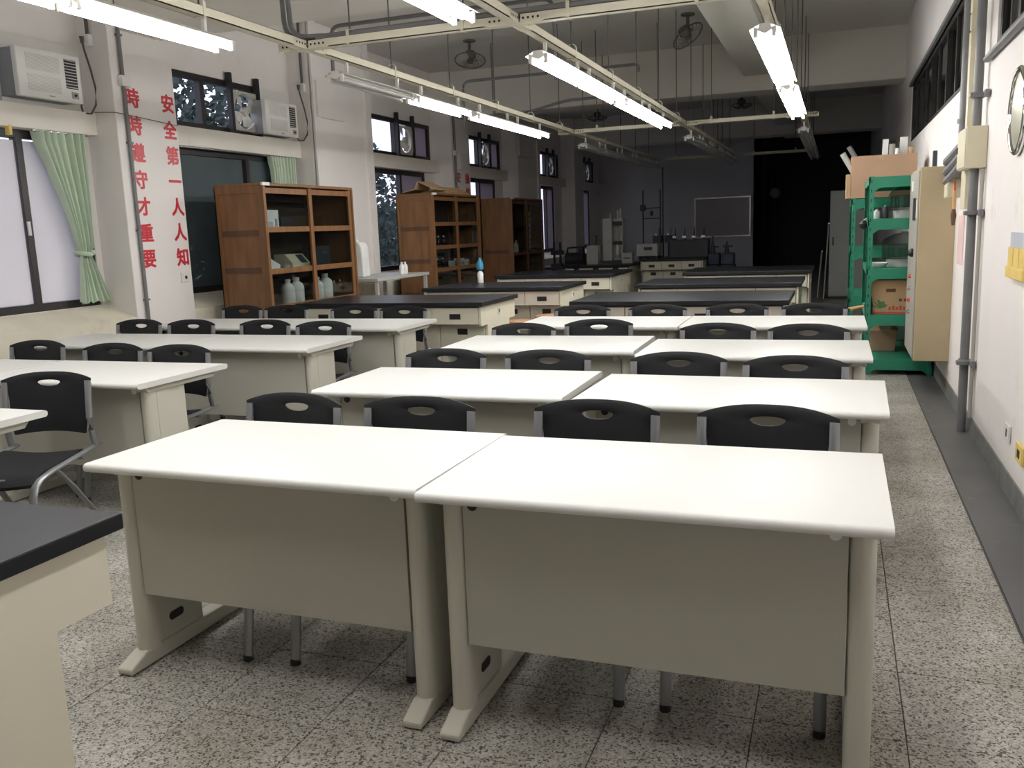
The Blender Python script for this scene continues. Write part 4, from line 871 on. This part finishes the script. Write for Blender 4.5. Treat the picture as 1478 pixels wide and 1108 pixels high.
# electrical cabinet on the wall
t = thing('electrical_cabinet', 'tall beige electrical cabinet fixed to the right wall beside the green rack', 'cabinet', (0.6, 7.75, 0.27))
bx(0, 0.26, 0, 0.84, 0, 1.53).build('body', 'beige_steel', t, 0.004, seg=1)
d = bx(-0.012, 0, 0.02, 0.82, 0.02, 1.51).build('door', 'pale_front', t, 0.003, seg=1)
for y in (0.16, 0.32): bx(-0.017, -0.012, y, y + 0.10, 1.12, 1.30).build('meter', 'black_metal', d)
bx(-0.016, -0.012, 0.46, 0.60, 1.36, 1.44).build('name_plate', 'plug_white', d); bx(-0.0165, -0.012, 0.05, 0.10, 1.14, 1.28).build('name_plate', 'plug_white', d)
MB().lathe([(0.035, -0.012), (0.035, -0.03), (0.02, -0.05)], (0, 0.26, 0.86), 12, axis=0).build('switch_knob', 'black_metal', d)
for k in range(4): MB().lathe([(0.018, -0.012), (0.018, -0.03), (0.01, -0.036)], (0, 0.42, 0.36 + k * 0.10), 10, axis=0).build('button', ('steel', 'print_red', 'steel', 'print_red')[k], d)
for k, z in enumerate((1.86, 1.79, 1.72)):
    conduit('flexible_conduit', [(0.80, 7.72, z - 0.05), (0.745, 7.45 - 0.02 * k, z - 0.05), (0.76, 7.05, z - 0.01), (0.80, 6.705, 1.93 - 0.06 * k)], 0.03, f'grey flexible conduit bending to the junction box, {("top", "middle", "lowest")[k]} of three')
t = thing('wall_box', 'small beige box with a lid below the flexible conduits', 'box', (0.745, 7.25, 1.55)); bx(0, 0.114, 0, 0.20, 0, 0.13).build('body', 'beige_box', t, 0.004); bx(-0.004, 0, 0.01, 0.19, 0.008, 0.122).build('lid', 'beige_box', t)
t = thing('hanging_brush', 'wooden handled brush hanging from the small beige box', 'brush', (0.785, 7.20, 1.66))
MB().tube([(0, 0, 0), (0, 0.0, -0.20)], [0.010, 0.013], 8).build('handle', 'wood_handle', t, smooth=True); MB().tube([(0, 0, -0.19), (0, 0, -0.24), (0, 0, -0.31)], [0.012, 0.02, 0.012], 10).build('brush_head', 'wood_dark', t, smooth=True); bx(-0.007, 0.007, -0.012, -0.010, -0.06, 0.0).build('tag', 'print_red', t)
tag(bx(0.856, 0.8595, 7.20, 7.52, 1.06, 1.42).build('paper_strip', 'pinkish_paper'), 'pink paper strip on the wall behind the hanging brush', 'notice')
tag(bx(0.825, 0.858, 9.35, 9.42, 1.80, 2.02).build('wall_bracket', 'machine_dark', None, 0.004), 'small dark bracket on the wall above the electrical cabinet', 'bracket')
# ------------------------------------------------------------------ green slotted racks
def rack(x0, x1, y0, y1, levels, h, label):
    t = thing('slotted_rack', label, 'rack', (0, 0, 0), 0, 'green slotted-angle racks')
    for x, sx in ((x0, 1), (x1, -1)):
        for y, sy in ((y0, 1), (y1, -1)):
            m = MB(); m.box(*sorted((x, x + sx * 0.045)), *sorted((y, y + sy * 0.004)), 0, h); m.box(*sorted((x, x + sx * 0.004)), *sorted((y, y + sy * 0.05)), 0, h)
            p = m.build('post', 'green_paint', t)
            if x == x0:
                hm = MB(); z = 0.2
                while z < h - 0.04:
                    if sy > 0: hm.box(x + 0.018, x + 0.026, y - 0.001, y + 0.0, z, z + 0.028)
                    hm.box(x - 0.001, x, y + sy * 0.02, y + sy * 0.028, z, z + 0.028) if sy > 0 else hm.box(x - 0.001, x, y - 0.028, y - 0.02, z, z + 0.028); z += 0.085
                hm.build('post_slots', 'hole_dark', p)
    for z in levels:
        f = MB(); f.box(x0 + 0.004, x1 - 0.004, y0 + 0.004, y0 + 0.012, z - 0.095, z - 0.002); f.box(x0 + 0.004, x1 - 0.004, y1 - 0.012, y1 - 0.004, z - 0.095, z - 0.002); f.box(x0 + 0.004, x0 + 0.012, y0, y1, z - 0.06, z - 0.002); f.box(x1 - 0.012, x1 - 0.004, y0, y1, z - 0.06, z - 0.002)
        sh = f.build('shelf_beam', 'green_paint', t); bx(x0 + 0.006, x1 - 0.006, y0 + 0.006, y1 - 0.006, z - 0.012, z).build('shelf_board', 'green_paint', sh)
        for xx, sx in ((x0 + 0.045, 1), (x1 - 0.045, -1)): MB().prism([(xx, z - 0.095), (xx + sx * 0.045, z - 0.095), (xx, z - 0.13)], 1, y0 + 0.004, y0 + 0.008).build('gusset', 'green_paint', sh)
    return t
rack(0.255, 0.835, 8.66, 10.0, [0.14, 0.55, 0.97, 1.41, 1.78], 1.785, 'near green slotted rack behind the electrical cabinet')
rack(0.13, 0.835, 10.12, 11.4, [0.14, 0.6, 1.1, 1.62], 1.625, 'far green slotted rack carrying the big open carton')
def jar(x, y, z, r, h, label, lid=True):
    t = thing('glass_desiccator', label, 'jar', (x, y, z), 0, 'glass vessels on the green rack')
    MB().lathe([(r * 0.75, 0), (r * 0.8, 0.05), (r * 0.8, 0.07)], n=20).build('base', 'machine_grey', t, smooth=True)
    MB().lathe([(r, 0.072), (r, h * 0.62), (r * 1.06, h * 0.64)], n=24).build('body', 'clear_jar', t, smooth=True)
    MB().lathe([(r * 1.06, h * 0.645), (r * 0.9, h * 0.8), (r * 0.45, h * 0.93), (r * 0.15, h * 0.96), (r * 0.15, h)], n=24).build('lid', 'clear_jar', t, smooth=True)
jar(0.60, 8.92, 1.412, 0.16, 0.31, 'clear glass desiccator on the upper shelf of the green rack')
jar(0.58, 8.95, 0.972, 0.19, 0.32, 'larger clear glass bell on the middle shelf of the green rack')
for k, (x, l) in enumerate(((0.33, 'small white cup at the left of the upper rack shelf'), (0.40, 'small dark bottle beside the white cup on the rack'))):
    bottle(x, 8.78, 1.412, 0.09 + 0.03 * k, 0.028, l, ('white_plastic', 'machine_dark')[k], ('white_plastic', 'steel')[k], 'small vessels on the green rack')
t = thing('white_dish', 'flat white dish on the middle rack shelf', 'dish', (0.36, 8.82, 0.972)); MB().lathe([(0.05, 0), (0.08, 0.03), (0.085, 0.045), (0.07, 0.045), (0.045, 0.01)], n=18).build('bowl', 'white_plastic', t, smooth=True)
t = thing('printed_carton', 'brown carton with green leaf and red print on the rack', 'box', (0.30, 8.74, 0.552))
bx(0, 0.46, 0, 0.4, 0, 0.31).build('box', 'cardboard_tan', t, 0.003, seg=1); bx(0.0, 0.46, -0.0012, 0, 0.0, 0.02).build('print_band', 'print_red', t)
lf = MB()
for k in range(5):
    a = 0.3 + k * 0.63; lf.add([(0.075, -0.0015, 0.05), (0.075 + 0.06 * math.cos(a) - 0.02 * math.sin(a), -0.0015, 0.06 + 0.055 * math.sin(a) + 0.015), (0.075 + 0.075 * math.cos(a), -0.0015, 0.06 + 0.07 * math.sin(a)), (0.075 + 0.05 * math.cos(a) + 0.02 * math.sin(a), -0.0015, 0.06 + 0.05 * math.sin(a) - 0.012)], [(0, 1, 2, 3)])
lf.build('leaf_print', 'print_green', t)
pr = MB()
for k in range(7): pr.box(0.155 + k * 0.03, 0.175 + k * 0.03, -0.0015, 0, 0.035, 0.065 + 0.012 * (k % 2))
pr.build('lettering', 'print_red', t); pr2 = MB()
for k in range(3): pr2.box(0.24 + k * 0.04, 0.265 + k * 0.04, -0.0015, 0, 0.115, 0.14)
pr2.box(0.13, 0.21, -0.0015, 0, 0.20, 0.23); pr2.build('lettering', 'wood_dark', t)
t = thing('cloth_bundle', 'dark cloth bundle beside the printed carton on the rack', 'bundle', (0.285, 8.70, 0.552)); MB().lathe([(0.01, 0), (0.03, 0.02), (0.034, 0.09), (0.022, 0.16), (0.005, 0.2)], n=10).build('body', 'machine_blue', t, smooth=True)
t = thing('parts_bin', 'grey bin on the bottom shelf of the green rack', 'bin', (0.42, 9.4, 0.142)); MB().prism([(-0.13, 0), (0.13, 0), (0.15, 0.2), (-0.15, 0.2)], 1, -0.18, 0.18).build('body', 'cardboard', t, 0.004, seg=1); bx(-0.155, 0.155, -0.185, 0.185, 0.195, 0.205).build('rim', 'cardboard_tan', t)
t = thing('open_carton', 'large open brown carton on top of the far green rack', 'box', (0.12, 10.14, 1.627))
m = MB(); m.box(0, 0.63, 0, 0.006, 0, 0.43); m.box(0, 0.63, 0.5, 0.506, 0, 0.43); m.box(0, 0.006, 0.006, 0.5, 0, 0.43); m.box(0.624, 0.63, 0.006, 0.5, 0, 0.43); m.box(0.006, 0.624, 0.006, 0.5, 0, 0.006); m.build('box', 'cardboard', t)
bx(0.27, 0.31, -0.0012, 0, 0.385, 0.42).build('tape', 'cardboard_tan', t); bx(-0.05, -0.001, -0.005, 0.3, 0.0, 0.25).build('side_flap', 'cardboard_tan', t, 0.003, seg=1)
def stick(name, label, p0, p1, r, material, flat=False):
    t = thing(name, label, 'roll' if not flat else 'board', p0, 0, 'odds and ends in the open carton'); d = Vector(p1) - Vector(p0)
    if flat:
        w = Vector((1, 0, 0)); V = [w * -r, w * r, d + w * r, d - w * r]; V = [tuple(v) for v in V] + [(v[0], v[1] + 0.008, v[2]) for v in V]
        MB().add(V, [(0, 1, 2, 3), (4, 7, 6, 5), (0, 4, 5, 1), (1, 5, 6, 2), (2, 6, 7, 3), (3, 7, 4, 0)]).build('board', material, t)
    else:
        MB().tube([(0, 0, 0), tuple(d)], r, 12).build('tube', material, t, smooth=True)
        e = d.normalized() * 0.002; MB().tube([tuple(d), tuple(d + e)], r * 0.75, 12).build('end', 'hole_dark', t)
for a in (('paper_roll', 'grey tube leaning out of the carton at far left', (0.3, 10.3, 1.64), (0.03, 10.25, 2.1), 0.03, 'machine_grey', False), ('paper_roll', 'dark tube leaning left over the carton edge', (0.42, 10.35, 1.64), (0.09, 10.3, 2.17), 0.025, 'conduit_grey', False),
          ('board_strip', 'white strip standing upright in the carton', (0.43, 10.25, 1.64), (0.45, 10.25, 2.22), 0.028, 'plug_white', True), ('paper_roll', 'pale tube standing upright in the carton beside the white strip', (0.51, 10.3, 1.64), (0.515, 10.3, 2.17), 0.03, 'pale_front', False),
          ('board_strip', 'wide white board standing at the right of the carton', (0.62, 10.35, 1.64), (0.63, 10.35, 2.24), 0.038, 'plug_white', True), ('paper_roll', 'brown tube at the right end of the carton', (0.68, 10.3, 1.64), (0.70, 10.3, 2.13), 0.03, 'cardboard_tan', False),
          ('paper_roll', 'short white roll between the upright boards', (0.555, 10.22, 1.64), (0.56, 10.22, 2.12), 0.02, 'white_plastic', False)): stick(*a)
t = thing('wooden_scraper', 'wooden handled tool hooked on the left side of the green rack', 'tool', (0.245, 8.70, 0.63)); MB().tube([(0, 0, 0), (-0.13, 0.0, -0.03)], [0.012, 0.018], 8).build('handle', 'wood_handle', t, smooth=True); bx(-0.16, -0.12, -0.02, 0.02, -0.05, -0.02).build('blade', 'machine_dark', t); MB().tube([(0, 0, 0.01), (0, 0, -0.16)], 0.004, 6).build('hook', 'steel', t)
t = thing('hanging_weight', 'black round weight hanging at the side of the green rack', 'weight', (0.225, 9.0, 1.36)); MB().lathe([(0.005, -0.04), (0.035, -0.02), (0.04, 0.01), (0.02, 0.04)], n=14).build('ball', 'black_metal', t, smooth=True); MB().tube([(0, 0, 0.04), (0.03, 0, 0.06)], 0.006, 6).build('hook', 'wood_handle', t)
# ------------------------------------------------------------------ the unlit end of the room
t = thing('grey_locker', 'tall grey steel locker behind the green racks', 'locker', (-0.13, 16.8, 0))
bx(0, 0.62, 0.02, 0.6, 0.05, 1.90).build('body', 'locker_grey', t, 0.004, seg=1); bx(0.01, 0.61, 0, 0.02, 0.07, 1.88).build('door', 'locker_grey', t, 0.003, seg=1); bx(0.03, 0.59, 0.05, 0.57, 0, 0.05).build('plinth', 'machine_dark', t); bx(0.05, 0.07, -0.02, 0, 0.95, 1.1).build('handle', 'black_metal', t)
for k, (x, z) in enumerate(((-0.22, 1.35), (-0.33, 0.85))):
    t = thing('leaning_panel', f'pale panel leaning beside the grey locker, {("taller", "shorter")[k]} one', 'panel', (x, 16.95 + 0.25 * k, 0), 0, 'panels beside the locker'); MB().prism([(0, 0), (0.02, 0), (0.08, z), (0.06, z)], 1, 0, 0.5).build('sheet', 'locker_grey', t); bx(0.06, 0.085, -0.006, 0.506, z - 0.02, z).build('edge', 'steel', t)
t = thing('whiteboard', 'framed board hanging on the dark back wall', 'board', (-3.03, Y1 - 0.001, 1.05))
bx(-0.74, 0.74, -0.02, 0, 0.0, 1.04).build('surface', 'board_face', t)
f = MB(); f.box(-0.77, 0.77, -0.035, 0, -0.03, 0.01); f.box(-0.77, 0.77, -0.035, 0, 1.03, 1.07); f.box(-0.77, -0.73, -0.035, 0, 0.01, 1.03); f.box(0.73, 0.77, -0.035, 0, 0.01, 1.03); f.build('frame', 'steel', t)
t = thing('tensile_tester', 'tall pale testing machine standing in the dim far left', 'machine', (-4.08, 17.0, 0.721))
bx(-0.18, 0.0, -0.15, 0.2, 0, 0.86).build('column', 'machine_grey', t, 0.004, seg=1); bx(0.0, 0.18, 0.0, 0.2, 0, 0.86).build('housing', 'machine_grey', t, 0.004, seg=1)
for x in (0.05, 0.13): MB().tube([(x, -0.06, 0.1), (x, -0.06, 0.70)], 0.012, 8).build('guide_rod', 'steel', t)
bx(0.01, 0.17, -0.12, 0.0, 0.36, 0.42).build('crosshead', 'machine_dark', t); bx(0.01, 0.17, -0.13, 0.0, 0.72, 0.80).build('top_plate', 'machine_dark', t); bx(0.07, 0.11, -0.08, -0.04, 0.16, 0.36).build('grip', 'white_plastic', t)
bx(-0.2, 0.2, -0.25, 0.2, 0, 0.06).build('base', 'machine_dark', t)
for x, h in ((-0.07, 0.1), (0.07, 0.14), (0.12, 0.18)): MB().tube([(x, 0.05, 0.86), (x, 0.05, 0.86 + h)], 0.018, 8).build('top_rod', 'machine_grey', t)
t = thing('control_box', 'grey control box with a lever left of the tall tester', 'machine', (-4.42, 16.75, 0.721)); bx(-0.11, 0.11, -0.1, 0.1, 0, 0.36).build('case', 'machine_grey', t, 0.004, seg=1); MB().tube([(0.05, 0, 0.36), (0.06, 0, 0.52)], 0.01, 6).build('lever', 'black_metal', t); MB().lathe([(0.0, 0.50), (0.024, 0.52), (0.024, 0.535), (0.0, 0.555)], (0.06, 0, 0), 10).build('lever_ball', 'black_metal', t, smooth=True)
t = thing('work_table', 'low dark table before the far left windows', 'table', (-5.385, 18.0, 0)); bx(-0.5, 0.5, -0.7, 0.7, 0.60, 0.65).build('tabletop', 'machine_dark', t, 0.004, seg=1)
for sx in (-0.45, 0.45):
    for sy in (-0.65, 0.65): bx(sx - 0.03, sx + 0.03, sy - 0.03, sy + 0.03, 0, 0.6).build('leg', 'machine_dark', t)
t = thing('bench_vise', 'black twin-post clamp on the low dark table', 'machine', (-5.42, 17.6, 0.651)); bx(-0.11, 0.11, -0.1, 0.1, 0, 0.06).build('base', 'machine_dark', t)
for x in (-0.06, 0.07): MB().tube([(x, 0, 0.06), (x, 0, 0.50)], 0.024, 8).build('post', 'machine_dark', t)
bx(-0.12, 0.13, -0.05, 0.05, 0.24, 0.33).build('crossbar', 'machine_dark', t)
t = thing('dark_motor', 'black motor-like machine with a carrying handle on the low table', 'machine', (-5.02, 17.6, 0.651))
MB().tube([(-0.20, 0, 0.14), (0.18, 0, 0.14)], 0.14, 16).build('drum', 'machine_dark', t, smooth=True); bx(-0.22, 0.2, -0.12, 0.12, 0, 0.05).build('base', 'machine_dark', t)
MB().tube([(-0.18, 0, 0.26), (-0.17, 0, 0.37), (-0.05, 0, 0.38), (0.08, 0, 0.38), (0.1, 0, 0.27)], 0.022, 8).build('handle', 'machine_dark', t, smooth=True); bx(0.08, 0.17, -0.07, 0.07, 0.24, 0.40).build('terminal_box', 'machine_dark', t)
t = thing('lattice_stand', 'tall dark laboratory stand with two posts and cross rods on the far bench', 'stand', (-3.42, 17.45, 0.801))
bx(-0.22, 0.22, -0.1, 0.1, 0, 0.03).build('base', 'machine_dark', t)
for x, h in ((-0.17, 1.30), (0.17, 1.30), (0.22, 1.72)): MB().tube([(x, 0, 0.03), (x, 0, h)], 0.013, 8).build('post', 'machine_dark', t)
for z in (0.75, 0.95): MB().tube([(-0.17, 0, z), (0.17, 0, z)], 0.009, 6).build('cross_rod', 'machine_dark', t)
bx(-0.22, -0.12, -0.04, 0.04, 0.90, 1.02).build('clamp', 'machine_dark', t); MB().lathe([(0.02, 0.80), (0.035, 0.84), (0.02, 0.9)], n=10).build('bulb', 'machine_dark', t, smooth=True)
t = thing('white_analyzer', 'pale box instrument on the far bench below the lattice stand', 'instrument', (-3.37, 16.85, 0.801)); bx(-0.2, 0.2, -0.15, 0.2, 0.05, 0.28).build('case', 'machine_grey', t, 0.006); bx(-0.06, 0.1, -0.153, -0.15, 0.16, 0.22).build('display', 'machine_dark', t)
for x in (-0.17, 0.17): bx(x - 0.02, x + 0.02, -0.13, 0.18, 0, 0.05).build('foot', 'machine_dark', t)
t = thing('small_white_box', 'small pale box left of the pale box instrument', 'box', (-3.78, 16.9, 0.721)); bx(-0.1, 0.1, -0.1, 0.1, 0, 0.2).build('case', 'machine_grey', t, 0.004, seg=1); bx(-0.07, 0.07, -0.102, -0.1, 0.09, 0.11).build('slot', 'machine_dark', t)
t = thing('manifold_box', 'long dark box with small taps on the far bench before the board', 'machine', (-2.64, 17.15, 0.801)); bx(-0.36, 0.36, -0.15, 0.2, 0, 0.33).build('case', 'machine_dark', t, 0.006)
for k in range(4): x = -0.27 + 0.18 * k; tp = MB().tube([(x, 0, 0.33), (x, 0, 0.56)], [0.02, 0.006], 8).build('tap', 'machine_dark', t); bx(x - 0.05, x + 0.02, -0.02, 0.02, 0.36, 0.40).build('tap_handle', 'steel', tp)
for k, x in enumerate((-3.28, -3.05)):
    t = thing('tap_unit', f'dark small valve unit on the far bench, {("left", "right")[k]} of two', 'machine', (x, 17.3, 0.801), 0, 'valve units on the far bench'); bx(-0.08, 0.08, -0.08, 0.08, 0.28, 0.42).build('block', 'machine_dark', t); MB().tube([(0, 0, 0), (0, 0, 0.28)], 0.03, 8).build('stem', 'machine_dark', t); MB().tube([(0.03, 0, 0.42), (0.03, 0, 0.56)], 0.008, 6).build('spout', 'machine_dark', t); MB().lathe([(0.03, 0.42), (0.03, 0.46)], (-0.03, 0, 0), 10).build('dial', 'steel', t)
for k, x in enumerate((-2.18, -1.92)):
    t = thing('vacuum_pump', f'dark blue pump standing right of the manifold box, {("left", "right")[k]} one', 'pump', (x, 17.2, 0), 0, 'blue pumps beside the far bench'); bx(-0.12, 0.12, -0.2, 0.2, 0, 0.64).build('cabinet', 'machine_blue', t, 0.006); bx(-0.11, 0.11, -0.15, 0.15, 0.64, 0.86).build('body', 'machine_blue', t, 0.02); MB().tube([(-0.03, 0, 0.86), (-0.03, 0, 1.18 - 0.1 * k)], [0.05, 0.012], 8).build('head', 'machine_dark', t); MB().tube([(-0.1, -0.02, 0.98), (0.08, -0.02, 0.98)], 0.014, 6).build('tap', 'machine_dark', t)
t = thing('wall_fan', 'small pale fan on a pole in the black recess', 'fan', (-1.75, 27.5, 0)); MB().tube([(0, 0, 0), (0, 0, 2.6)], 0.02, 8).build('pole', 'machine_dark', t); MB().lathe([(0.12, -0.05), (0.16, 0.0), (0.12, 0.04)], (0, 0, 2.2), 14, axis=1).build('head', 'machine_grey', t)
bx(-0.2, 0.2, -0.2, 0.2, 0, 0.03).build('base', 'machine_dark', t)
t = thing('loose_cable', 'thin cable tacked across the slogan column at lintel height', 'cable', (0, 0, 0))
MB().tube([(-6.42, 6.60, 2.635), (-6.32, 6.612, 2.63), (-6.192, 6.615, 2.62), (-6.192, 7.0, 2.60), (-6.192, 7.43, 2.575)], 0.0035, 6).build('wire', 'cable_dark', t)
